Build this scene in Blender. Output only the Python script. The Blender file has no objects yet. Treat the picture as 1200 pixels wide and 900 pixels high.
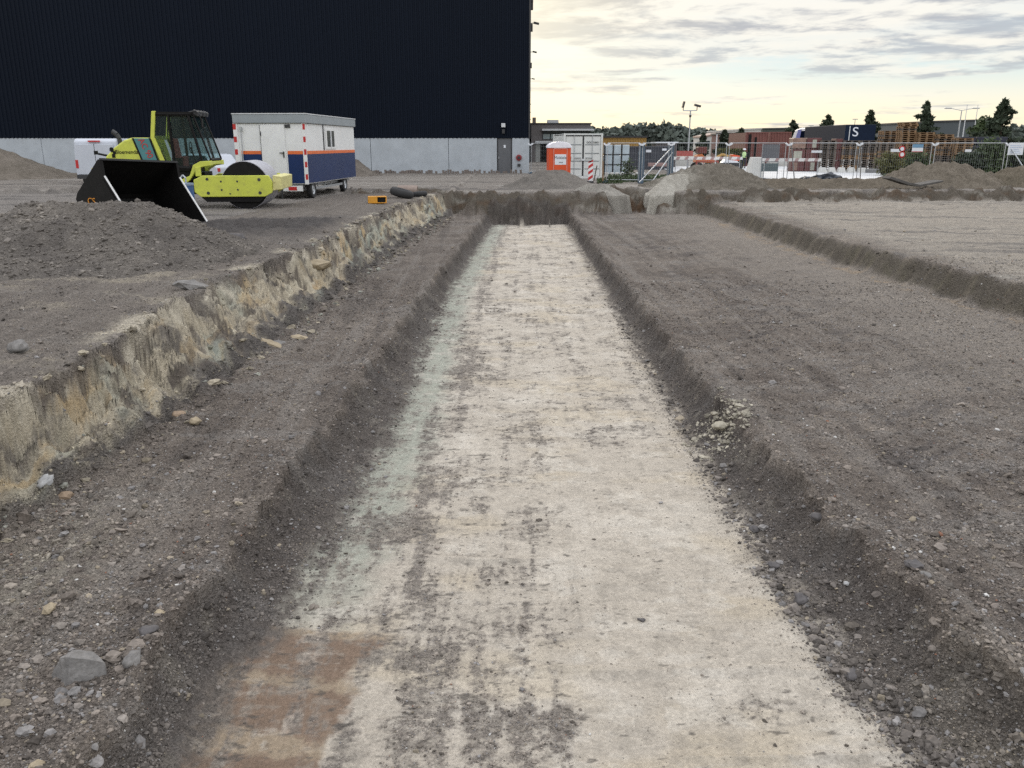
import bpy, bmesh, math, random
import numpy as np
from mathutils import Matrix, Vector, Euler
C = bpy.context.scene.collection
scn = bpy.context.scene
rad = math.radians
rng = np.random.default_rng(7)
random.seed(7)

# ------------------------------------------------------------------ camera, sky, sun, exposure
EYE = 2.0
cam_d = bpy.data.cameras.new("camera"); cam = bpy.data.objects.new("camera", cam_d); C.objects.link(cam)
cam.location = (0, 0, EYE); cam.rotation_euler = (rad(90 - 16.155), 0, 0)
cam_d.sensor_width = 36; cam_d.lens = 36 * 970 / 1200; cam_d.clip_start = 0.05; cam_d.clip_end = 4000
scn.camera = cam
SUN_AZ = -4.0      # degrees right of +Y
SUN_EL = 13.0
world = bpy.data.worlds.new("World"); scn.world = world; world.use_nodes = True
nt = world.node_tree; N = nt.nodes; L = nt.links
for n in list(N): N.remove(n)
def wn(t, **k):
    n = N.new(t)
    for a, b in k.items(): setattr(n, a, b)
    return n
def wmath(op, a, b=None, clamp=False):
    n = wn('ShaderNodeMath', operation=op, use_clamp=clamp)
    for i, v in enumerate((a, b)):
        if v is None: continue
        if isinstance(v, (int, float)): n.inputs[i].default_value = v
        else: L.new(v, n.inputs[i])
    return n.outputs[0]
def wmix(f, a, b, blend='MIX'):
    n = wn('ShaderNodeMix', data_type='RGBA', blend_type=blend)
    for s, v in ((n.inputs[0], f), (n.inputs[6], a), (n.inputs[7], b)):
        if isinstance(v, (int, float)): s.default_value = v
        elif isinstance(v, tuple): s.default_value = (*v, 1)
        else: L.new(v, s)
    return n.outputs[2]
def wramp(f, pts, interp='EASE'):
    n = wn('ShaderNodeValToRGB'); r = n.color_ramp; r.interpolation = interp
    while len(r.elements) < len(pts): r.elements.new(0.5)
    for e, (p, c) in zip(r.elements, pts):
        e.position = p; e.color = (*c, 1) if isinstance(c, tuple) else (c, c, c, 1)
    L.new(f, n.inputs[0]); return n.outputs[0]
sky = wn('ShaderNodeTexSky', sky_type='NISHITA', sun_disc=False)
sky.sun_elevation = rad(SUN_EL); sky.sun_rotation = rad(SUN_AZ); sky.air_density = 1.0; sky.dust_density = 1.5
tc = wn('ShaderNodeTexCoord')
sep = wn('ShaderNodeSeparateXYZ'); L.new(tc.outputs['Generated'], sep.inputs[0])
zz = wmath('MAXIMUM', sep.outputs[2], 0.0)
# clear-air colour by elevation, over the Nishita sky
clear = wramp(wmath('MULTIPLY', zz, 2.0, True), [(0.0, (10.6, 9.2, 6.6)), (0.05, (10.6, 9.7, 7.2)), (0.10, (9.3, 9.3, 8.1)), (0.15, (7.3, 8.5, 8.5)),
              (0.24, (5.9, 7.5, 8.6)), (0.5, (6.2, 7.6, 8.8)), (1.0, (6.0, 7.6, 9.6))], 'LINEAR')
base = wmix(0.06, clear, sky.outputs[0])
den = wmath('ADD', zz, 0.06)
com = wn('ShaderNodeCombineXYZ')
L.new(wmath('DIVIDE', sep.outputs[0], den), com.inputs[0]); L.new(wmath('DIVIDE', sep.outputs[1], den), com.inputs[1])
def wnoise(scale, detail, rough, off, sx=1.0):
    m = wn('ShaderNodeMapping'); m.inputs['Location'].default_value = off; m.inputs['Scale'].default_value = (sx, 1, 1)
    L.new(com.outputs[0], m.inputs[0])
    n = wn('ShaderNodeTexNoise'); n.inputs['Scale'].default_value = scale; n.inputs['Detail'].default_value = detail
    n.inputs['Roughness'].default_value = rough; n.inputs['Distortion'].default_value = 0.25
    L.new(m.outputs[0], n.inputs['Vector']); return n.outputs[0]
big = wnoise(0.55, 8, 0.60, (3.1, 7.7, 0)); fine = wnoise(1.7, 9, 0.62, (1.3, 0.4, 2))
elev_bias = wramp(wmath('MULTIPLY', zz, 4.0, True), [(0.0, 0.0), (0.20, 0.015), (0.30, 0.045), (0.38, 0.12), (0.50, 0.20), (1.0, 0.24)], 'LINEAR')
cl = wmath('ADD', wmath('ADD', wmath('MULTIPLY', big, 0.7), wmath('MULTIPLY', fine, 0.3)), elev_bias)
cover = wramp(cl, [(0.0, 0.0), (0.52, 0.0), (0.62, 0.75), (0.74, 0.97)], 'EASE')
shade = wnoise(1.5, 9, 0.62, (3.2, 7.9, 5)); 
lit = wmix(wramp(zz, [(0.0, 0.0), (0.25, 1.0)], 'LINEAR'), (9.8, 9.3, 8.1), (9.6, 9.5, 9.1))
cloud = wmix(wramp(wmath('ADD', shade, wmath('MULTIPLY', cl, 0.25)), [(0.58, 0.0), (0.74, 1.0)], 'EASE'), lit, (4.9, 5.05, 5.4))
# overhead sky out of view, brightened to lift the light on the ground
col = wmix(cover, base, cloud)
over = wramp(zz, [(0.16, 0.0), (0.40, 1.0)], 'EASE')
col = wmix(over, col, wmix(0.5, col, (10.0, 10.2, 10.8)))
gain = wmath('ADD', 1.0, wmath('MULTIPLY', over, 0.85))
col = wmix(1.0, col, wramp(gain, [(0.0, 0.0), (1.0, 1.0)], 'LINEAR'), 'MULTIPLY') if False else col
# glow of the veiled sun
vec = Vector((math.sin(rad(SUN_AZ)) * math.cos(rad(SUN_EL)), math.cos(rad(SUN_AZ)) * math.cos(rad(SUN_EL)), math.sin(rad(SUN_EL))))
dot = wn('ShaderNodeVectorMath', operation='DOT_PRODUCT'); L.new(tc.outputs['Generated'], dot.inputs[0]); dot.inputs[1].default_value = vec
glow = wmath('POWER', wmath('MAXIMUM', dot.outputs['Value'], 0.0), 55.0)
col = wmix(wmath('MULTIPLY', glow, 0.75), col, (13.2, 11.6, 8.0))
bg = wn('ShaderNodeBackground'); L.new(col, bg.inputs[0]); 
L.new(wmath('MULTIPLY', gain, 0.092), bg.inputs[1])
wo = wn('ShaderNodeOutputWorld'); L.new(bg.outputs[0], wo.inputs[0])
sun_d = bpy.data.lights.new("sun", 'SUN'); sun_d.energy = 1.8; sun_d.angle = rad(14); sun_d.color = (1.0, 0.86, 0.66)
sun = bpy.data.objects.new("sun", sun_d); C.objects.link(sun)
sun.rotation_euler = (-vec).to_track_quat('-Z', 'Y').to_euler()
vs = scn.view_settings; vs.view_transform = 'Standard'; vs.look = 'None'; vs.gamma = 1; vs.exposure = 0.16; vs.use_curve_mapping = False
scn.cycles.use_denoising = False
scn.cycles.max_bounces = 6

# ------------------------------------------------------------------ helpers
CP, SP = math.cos(rad(16.155)), math.sin(rad(16.155))
def ray(px, py):
    x = (px - 600) / 970; y = (450 - py) / 970
    return x, CP + y * SP, -SP + y * CP
def atY(px, py, Y):                 # world point at depth Y seen at a pixel of the 1200x900 photo
    d = ray(px, py); t = Y / d[1]; return Vector((d[0] * t, Y, EYE + d[2] * t))
def atZ(px, py, z):
    d = ray(px, py); t = (z - EYE) / d[2]; return Vector((d[0] * t, d[1] * t, z))
def XY(px, Y, z=1.0):               # X of a pixel column at depth Y
    dep = Y * CP - (z - EYE) * SP
    return (px - 600) / 970 * dep

def mat(name, col, rough=0.7, metal=0.0, var=0.12, vscale=3.0, bump=0.0, bscale=30.0, spec=0.5, dirt=0.0, dirtcol=(0.16, 0.14, 0.12), streak=False, coord='Object'):
    m = bpy.data.materials.new(name); m.use_nodes = True
    t = m.node_tree; b = t.nodes['Principled BSDF']
    b.inputs['Roughness'].default_value = rough; b.inputs['Metallic'].default_value = metal
    b.inputs['Specular IOR Level'].default_value = spec
    tcn = t.nodes.new('ShaderNodeTexCoord'); mp = t.nodes.new('ShaderNodeMapping')
    t.links.new(tcn.outputs[coord], mp.inputs[0])
    if streak: mp.inputs['Scale'].default_value = (1, 1, 0.15)
    n = t.nodes.new('ShaderNodeTexNoise'); n.inputs['Scale'].default_value = vscale; n.inputs['Detail'].default_value = 8; n.inputs['Roughness'].default_value = 0.65
    t.links.new(mp.outputs[0], n.inputs['Vector'])
    r = t.nodes.new('ShaderNodeValToRGB')
    lo = tuple(max(0, c * (1 - var)) for c in col); hi = tuple(min(1, c * (1 + var)) for c in col)
    r.color_ramp.elements[0].position = 0.3; r.color_ramp.elements[0].color = (*lo, 1)
    r.color_ramp.elements[1].position = 0.7; r.color_ramp.elements[1].color = (*hi, 1)
    t.links.new(n.outputs[0], r.inputs[0]); out = r.outputs[0]
    if dirt > 0:
        n2 = t.nodes.new('ShaderNodeTexNoise'); n2.inputs['Scale'].default_value = vscale * 2.3; n2.inputs['Detail'].default_value = 10; n2.inputs['Roughness'].default_value = 0.72
        t.links.new(mp.outputs[0], n2.inputs['Vector'])
        r2 = t.nodes.new('ShaderNodeValToRGB'); r2.color_ramp.elements[0].position = 0.5; r2.color_ramp.elements[1].position = 0.75
        r2.color_ramp.elements[1].color = (dirt, dirt, dirt, 1)
        t.links.new(n2.outputs[0], r2.inputs[0])
        mx = t.nodes.new('ShaderNodeMix'); mx.data_type = 'RGBA'
        t.links.new(r2.outputs[0], mx.inputs[0]); t.links.new(out, mx.inputs[6]); mx.inputs[7].default_value = (*dirtcol, 1)
        out = mx.outputs[2]
    t.links.new(out, b.inputs['Base Color'])
    if bump > 0:
        n3 = t.nodes.new('ShaderNodeTexNoise'); n3.inputs['Scale'].default_value = bscale; n3.inputs['Detail'].default_value = 6
        t.links.new(tcn.outputs[coord], n3.inputs['Vector'])
        bp = t.nodes.new('ShaderNodeBump'); bp.inputs['Strength'].default_value = 0.6; bp.inputs['Distance'].default_value = bump
        t.links.new(n3.outputs[0], bp.inputs['Height']); t.links.new(bp.outputs[0], b.inputs['Normal'])
    return m

class MB:
    def __init__(s): s.v = []; s.f = []
    def add(s, vs_, fs):
        o = len(s.v); s.v += [tuple(v) for v in vs_]; s.f += [tuple(i + o for i in f) for f in fs]; return s
    def box(s, c, d, R=None):
        x, y, z = d[0] / 2, d[1] / 2, d[2] / 2; c = Vector(c)
        p = [Vector(q) for q in ((-x, -y, -z), (x, -y, -z), (x, y, -z), (-x, y, -z), (-x, -y, z), (x, -y, z), (x, y, z), (-x, y, z))]
        if R is not None: p = [R @ q for q in p]
        return s.add([c + q for q in p], [(0, 3, 2, 1), (4, 5, 6, 7), (0, 1, 5, 4), (1, 2, 6, 5), (2, 3, 7, 6), (3, 0, 4, 7)])
    def bb(s, x0, x1, y0, y1, z0, z1): return s.box(((x0 + x1) / 2, (y0 + y1) / 2, (z0 + z1) / 2), (x1 - x0, y1 - y0, z1 - z0))
    def prism(s, poly, axis, a, b):
        n = len(poly)
        def P(u, v, w): return {'y': (u, w, v), 'x': (w, u, v), 'z': (u, v, w)}[axis]
        vs_ = [P(u, v, a) for u, v in poly] + [P(u, v, b) for u, v in poly]
        return s.add(vs_, [tuple(range(n)), tuple(range(2 * n - 1, n - 1, -1))] + [(i, i + n, (i + 1) % n + n, (i + 1) % n) for i in range(n)])
    def tube(s, p0, p1, r0, r1=None, n=8):
        p0, p1 = Vector(p0), Vector(p1); r1 = r0 if r1 is None else r1
        d = (p1 - p0).normalized(); a = d.orthogonal().normalized(); b = d.cross(a)
        vs_ = []
        for p, r in ((p0, r0), (p1, r1)):
            vs_ += [p + (a * math.cos(2 * math.pi * i / n) + b * math.sin(2 * math.pi * i / n)) * r for i in range(n)]
        return s.add(vs_, [tuple(range(n - 1, -1, -1)), tuple(range(n, 2 * n))] + [(i, (i + 1) % n, (i + 1) % n + n, i + n) for i in range(n)])
    def path(s, pts, r, n=8):
        for a, b in zip(pts[:-1], pts[1:]): s.tube(a, b, r, r, n)
        return s
    def lathe(s, prof, axis='z', c=(0, 0, 0), n=24):     # prof: (radius, height)
        m = len(prof); vs_ = []
        for i in range(n):
            a = 2 * math.pi * i / n; ca, sa = math.cos(a), math.sin(a)
            for r, h in prof:
                q = {'z': (r * ca, r * sa, h), 'y': (r * ca, h, r * sa), 'x': (h, r * ca, r * sa)}[axis]
                vs_.append((q[0] + c[0], q[1] + c[1], q[2] + c[2]))
        fs = []
        for i in range(n):
            j = (i + 1) % n
            for k in range(m - 1): fs.append((i * m + k, j * m + k, j * m + k + 1, i * m + k + 1))
        return s.add(vs_, fs)
    def build(s, name, m, parent=None, bevel=0, smooth=False, loc=None, segs=2):
        me = bpy.data.meshes.new(name); me.from_pydata(s.v, [], s.f); me.update()
        bm = bmesh.new(); bm.from_mesh(me); bmesh.ops.recalc_face_normals(bm, faces=bm.faces); bm.to_mesh(me); bm.free()
        me.materials.append(m)
        o = bpy.data.objects.new(name, me); C.objects.link(o)
        if parent is not None: o.parent = parent
        if loc is not None: o.location = loc
        if bevel: 
            md = o.modifiers.new('bevel', 'BEVEL'); md.width = bevel; md.segments = segs; md.limit_method = 'ANGLE'; md.angle_limit = rad(35)
        if smooth: me.shade_smooth()
        return o
def tag(o, label, cat, group=None, kind=None):
    if label: o['label'] = label
    if cat: o['category'] = cat
    if group: o['group'] = group
    if kind: o['kind'] = kind
    return o
def thing(name, label, cat, loc=(0, 0, 0), rz=0, group=None):
    o = bpy.data.objects.new(name, None); C.objects.link(o); o.location = loc; o.rotation_euler = (0, 0, rz); o.empty_display_size = 0.2
    return tag(o, label, cat, group)
def copy_tree(o, parent=None):
    c = o.copy(); C.objects.link(c)
    if parent is not None: c.parent = parent
    for ch in [q for q in bpy.data.objects if q.parent == o]: copy_tree(ch, c)
    return c
def lettering(body, size, m, parent, M, name='lettering', depth=0.004, align='CENTER', sx=1.0):
    cu = bpy.data.curves.new(name, 'FONT'); cu.body = body; cu.size = size; cu.align_x = align; cu.align_y = 'CENTER'; cu.extrude = depth
    t = bpy.data.objects.new(name, cu); C.objects.link(t)
    dg = bpy.context.evaluated_depsgraph_get(); me = bpy.data.meshes.new_from_object(t.evaluated_get(dg))
    bpy.data.objects.remove(t)
    me.materials.clear(); me.materials.append(m)
    o = bpy.data.objects.new(name, me); C.objects.link(o); o.parent = parent
    o.matrix_local = M @ Matrix.Diagonal((sx, 1, 1, 1))
    return o
def np_mesh(name, V, F, m, smooth=False, parent=None, attrs=None):
    me = bpy.data.meshes.new(name); nv = len(V); nf, k = F.shape
    me.vertices.add(nv); me.vertices.foreach_set('co', np.ascontiguousarray(V, np.float32).ravel())
    me.loops.add(nf * k); me.loops.foreach_set('vertex_index', np.ascontiguousarray(F, np.int32).ravel())
    me.polygons.add(nf); me.polygons.foreach_set('loop_start', np.arange(0, nf * k, k, dtype=np.int32))
    me.polygons.foreach_set('use_smooth', np.full(nf, smooth))
    me.update(calc_edges=True)
    for an, (ty, arr) in (attrs or {}).items():
        at = me.attributes.new(an, ty, 'POINT')
        at.data.foreach_set('color' if ty == 'FLOAT_COLOR' else 'value', np.ascontiguousarray(arr, np.float32).ravel())
    me.materials.append(m)
    o = bpy.data.objects.new(name, me); C.objects.link(o)
    if parent is not None: o.parent = parent
    return o

# numpy gradient noise
_tab = np.stack([np.cos(np.arange(256) * 2 * np.pi / 256), np.sin(np.arange(256) * 2 * np.pi / 256)], 1).astype(np.float32)
def _h(ix, iy, s):
    h = (ix.astype(np.int64) * 374761393 + iy.astype(np.int64) * 668265263 + s * 1442695041) & 0x7fffffff
    h = ((h ^ (h >> 13)) * 1274126177) & 0x7fffffff
    return ((h ^ (h >> 16)) & 255).astype(np.int32)
def gn(x, y, s=0):
    x0 = np.floor(x); y0 = np.floor(y); fx = (x - x0).astype(np.float32); fy = (y - y0).astype(np.float32)
    u = fx * fx * fx * (fx * (fx * 6 - 15) + 10); v = fy * fy * fy * (fy * (fy * 6 - 15) + 10)
    def c(a, b):
        g = _tab[_h(x0 + a, y0 + b, s)]; return g[..., 0] * (fx - a) + g[..., 1] * (fy - b)
    return 1.5 * ((c(0, 0) * (1 - u) + c(1, 0) * u) * (1 - v) + (c(0, 1) * (1 - u) + c(1, 1) * u) * v)
def fbm(x, y, s=0, o=4, g=0.5, l=2.03):
    r = 0; a = 1.0; t = 0
    for i in range(o):
        r = r + a * gn(x, y, s + i * 17); t += a; a *= g; x = x * l + 3.7; y = y * l + 1.3
    return r / t * 1.5
def sst(a, b, x):
    t = np.clip((x - a) / (b - a), 0, 1); return t * t * (3 - 2 * t)
def ip(y, ys, xs): return np.interp(y, ys, xs)

# ------------------------------------------------------------------ terrain
BENCH, FLOOR, PLAT = -0.88, -1.27, -0.38
def edges(x, y):
    n1 = fbm(y * 0.9, y * 0 + 3.1, 11, 4, 0.6); n2 = fbm(y * 1.6, y * 0 + 9.1, 12, 4, 0.6)
    n3 = fbm(y * 1.3, y * 0 + 5.1, 13, 4, 0.6); n4 = fbm(y * 1.7, y * 0 + 2.1, 14, 4, 0.6)
    n5 = fbm(y * 1.1, y * 0 + 7.1, 15, 4, 0.6); n6 = fbm(y * 2.1, y * 0 + 6.1, 16, 3, 0.6)
    Lr = ip(y, [0, 6.4, 8.5, 12, 14.3, 17, 22, 29, 35, 37], [-4.1, -4.15, -4.24, -4.5, -4.4, -4.13, -4.03, -3.8, -3.1, -2.8]) + 0.16 * n1
    Lf = ip(y, [0, 6, 7.2, 9.4, 11.5, 15.2, 20.3, 29, 35], [-3.9, -3.88, -3.72, -3.7, -3.5, -3.45, -3.3, -2.9, -2.45]) + 0.14 * n2
    TL = ip(y, [0, 3.5, 5.4, 6.8, 9.1, 13.7, 20.4, 33.5, 36], [-2.12, -2.10, -2.10, -2.05, -1.97, -1.87, -1.68, -1.19, -1.1]) + 0.10 * n3
    FL = ip(y, [0, 3.8, 4.5, 5.6, 9.4, 18.5, 36], [-1.90, -1.88, -1.80, -1.62, -1.45, -1.50, -0.8]) + 0.06 * n6 + 0.05 * n3
    TR = ip(y, [0, 3.7, 4.6, 6.3, 8.9, 11.6, 17.8, 33], [2.95, 2.88, 2.72, 2.58, 2.44, 2.40, 2.44, 2.46]) + 0.10 * n4
    FR = ip(y, [0, 3.8, 4.5, 5.5, 7.8, 11, 18.5, 36], [2.42, 2.36, 2.24, 2.15, 2.12, 2.14, 2.2, 2.38]) + 0.05 * n6
    SF = ip(y, [0, 14, 16, 19, 22.5, 32], [8.75, 8.7, 8.5, 8.25, 8.05, 8.05]) + 0.10 * n5
    SR = SF + 0.42 + 0.1 * n6
    e1 = fbm(y * 6.5, x * 1.5 + 2.1, 17, 3, 0.6); e2 = fbm(y * 6.1, x * 1.5 + 5.1, 18, 3, 0.6)
    return Lr + 0.10 * e1, Lf, TL + 0.035 * e1, FL + 0.05 * e2, TR + 0.035 * e2, FR + 0.04 * e1, SF, SR
def ramp01(a, b, x, p=1.0):
    return np.clip((x - a) / np.where(np.abs(b - a) < 1e-3, 1e-3, b - a), 0, 1) ** p
def terrain(x, y, full=True):
    wob = 0.10 * fbm(x * 0.9, y * 0.9, 31, 3)
    Lr, Lf, TL, FL, TR, FR, SF, SR = edges(x, y)
    near = np.exp(-np.maximum(y - 3, 0) / 30)
    rough1 = fbm(x * 1.7, y * 1.7, 41, 4)            # dm lumps
    rough2 = fbm(x * 7, y * 7, 43, 4, 0.6)           # cm lumps
    # left cut bank: steep upper face, talus at foot
    tL = np.clip((x - Lr) / (Lf - Lr), 0, 1)
    wy = y + 0.25 * fbm(y * 1.1, tL * 1.3, 50, 3)
    rill = fbm(wy * 1.3 + 0.3 * x, tL * 2.6 + 0.2 * x, 51, 5, 0.64)
    tl2 = tL + (0.17 * rill + 0.05 * fbm(y * 1.4, tL * 5.0, 52, 3) + 0.035 * fbm(y * 5.5, tL * 6.0, 54, 3)) * (tL > 0) * (tL < 1)
    knee = 0.44 + 0.16 * fbm(y * 0.7, y * 0 + 4.4, 53, 3)
    prof = np.where(tl2 < knee, np.clip(tl2 / knee, 0, 1) ** 0.9 * 0.70, 0.70 + 0.30 * (tl2 - knee) / (1 - knee))
    prof = np.clip(prof, 0, 1)
    zl = prof * BENCH
    face = sst(0.0, 0.12, tL) * (1 - sst(0.85, 1.0, tL))
    # little drop before the trench, rounded rims
    tA = np.clip((x - TL) / (FL - TL), -0.6, 1.3); tB = np.clip((TR - x) / (TR - FR), -0.6, 1.3)
    def drop(t, q): return np.where(t < 0, 0.0, np.where(t < q, 0.62 * np.clip(t / q, 0, 1) ** 0.8, 0.62 + 0.38 * sst(-0.9, 1.0, (t - q) / (1.15 - q) * 1.0) * 0 + 0.38 * np.clip((t - q) / (1.12 - q), 0, 1) ** 0.8))
    qa = 0.42 + 0.16 * fbm(y * 1.1, y * 0 + 1.7, 55, 3); qb = 0.42 + 0.16 * fbm(y * 1.1, y * 0 + 6.7, 56, 3)
    dA = np.clip(drop(tA + (0.12 * rough2 + 0.22 * rough1) * (tA > 0), qa), 0, 1); dB = np.clip(drop(tB + (0.12 * rough2 + 0.22 * rough1) * (tB > 0), qb), 0, 1)
    inT = np.minimum(dA, dB)
    # where the trench stops
    yend = 35.9 + 0.25 * fbm(x * 0.8, x * 0 + 2, 61, 3)
    inT = inT * (1 - sst(0, 0.8, y - yend))
    z = np.where(x < Lf, zl, BENCH) + (FLOOR - BENCH) * inT
    # ridge of spill at the rims
    z = z + 0.05 * np.exp(-((tA + 0.25) / 0.25) ** 2) * (x < 0) + 0.05 * np.exp(-((tB + 0.25) / 0.25) ** 2) * (x > 0)
    # right plateau
    tS = np.clip((x - SF) / (SR - SF), 0, 1)
    z = z + (PLAT - BENCH) * sst(0, 1, tS + 0.15 * rough1 * (tS > 0) * (tS < 1))
    # far end wall
    notch = sst(4.1, 4.6, x) * (1 - sst(6.0, 6.5, x))
    ye = 35.6 + 0.65 * fbm(x * 0.8, x * 0 + 8, 63, 4, 0.62) + 1.3 * notch + np.clip(x - 8, 0, 30) * 0.10 + 0.10 * fbm(x * 4, x * 0 + 5, 64, 3)
    tE = np.clip((y - ye) / (1.7 + 1.1 * fbm(x * 0.9, y * 0.5, 65, 3) + 2.6 * notch), 0, 1)
    rE = fbm(x * 2.3, y * 2.3, 66, 4, 0.62)
    tw = tE + (0.16 * rough1 + 0.14 * rE) * (tE > 0) * (tE < 1)
    wallE = np.clip(np.where(tw < 0.35, 0.5 * (np.clip(tw, 0, 1) / 0.35) ** 0.8, 0.5 + 0.5 * (tw - 0.35) / 0.65), 0, 1)
    z = z + (0.0 - z) * wallE
    soil = 1 - inT
    up = ((x < Lr) | (y > ye + 1.5)).astype(np.float32)
    amp = 0.035 * soil + 0.02 * face - 0.02 * wallE * (1 - tE)
    far = 1 / (1 + np.maximum(y - 45, 0) / 15)
    onw = sst(0.0, 0.1, tE) * (1 - sst(0.85, 1.0, tE))
    z = z + onw * 0.34 * fbm(x * 1.1, y * 1.1, 67, 2)
    z = z + (1 - 0.8 * onw) * (rough1 * amp * 1.1 + (rough2 * 0.020 + 0.010 * np.abs(fbm(x * 17, y * 17, 44, 2))) * (0.25 + 0.75 * soil) * (1 - 0.75 * face) + wob * 0.35 * soil * (1 - up * 0.5)) * far
    # rough digging of the far wall and bench edges
    edgeband = np.exp(-((tA - 0.4) / 0.5) ** 2) * (x < 0) + np.exp(-((tB - 0.4) / 0.5) ** 2) * (x > 0)
    z = z + edgeband * soil * 0.07 * fbm(x * 3.2, y * 3.2, 71, 4, 0.6)
    z = z + face * 0.20 * fbm(x * 1.5, y * 1.7, 73, 2, 0.5)
    # dark churned ridge between bucket and cabin
    rid = np.exp(-((y - 20.5 - 0.35 * (x + 6)) / 2.2) ** 2) * sst(-9.5, -7, x) * (1 - sst(-4.9, -4.3, x))
    z = z + rid * (0.16 + 0.10 * rough1)
    # grader streaks across trench floor, bucket-tooth passes on the near left
    fl = inT
    streak = gn(x * 0.25 + 0.2 * rough1, y * 5.5, 81) + 0.6 * gn(x * 0.5, y * 13, 82)
    z = z + fl * 0.008 * streak
    z = z + fl * (0.022 * np.exp(-((x - 0.47 - 0.04 * rough1) / 0.03) ** 2) * sst(4.6, 5, y) * (1 - sst(7.2, 7.8, y)) * (0.5 + rough2) + 0.018 * np.exp(-((y - 6.12 - 0.05 * rough1) / 0.05) ** 2) * sst(-1.3, -1.0, x) * (1 - sst(0.2, 0.5, x)) + 0.02 * (np.exp(-((y - 3.55 - 0.06 * x - 0.05 * rough1) / 0.03) ** 2) + np.exp(-((y - 3.75 - 0.05 * x - 0.05 * rough1) / 0.025) ** 2)) * sst(0.7, 1.1, x) + 0.016 * np.exp(-((y - 4.62 + 0.08 * rough1) / 0.04) ** 2) * sst(-0.2, 0.2, x))
    # tyre tracks on plateau and yard
    trk = np.sin((y * 0.82 + x * 0.25) * 7.0 + 2 * rough1) 
    z = z + 0.012 * trk * sst(SR + 0.2, SR + 0.8, x) * far * sst(0, .3, fbm(x * .3, y * .5, 85, 2) + .15)
    z = z * (1 - sst(60, 120, y) * 0.0)
    if not full: return z
    return z, dict(Lr=Lr, Lf=Lf, TL=TL, FL=FL, TR=TR, FR=FR, SF=SF, SR=SR, inT=inT, tL=tL, face=face, tA=tA, tB=tB, tS=tS, tE=tE, ye=ye,
                   wallE=wallE, rough1=rough1, rough2=rough2, rill=rill, rid=rid, notch=notch, streak=streak, trk=trk, up=up)

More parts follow.
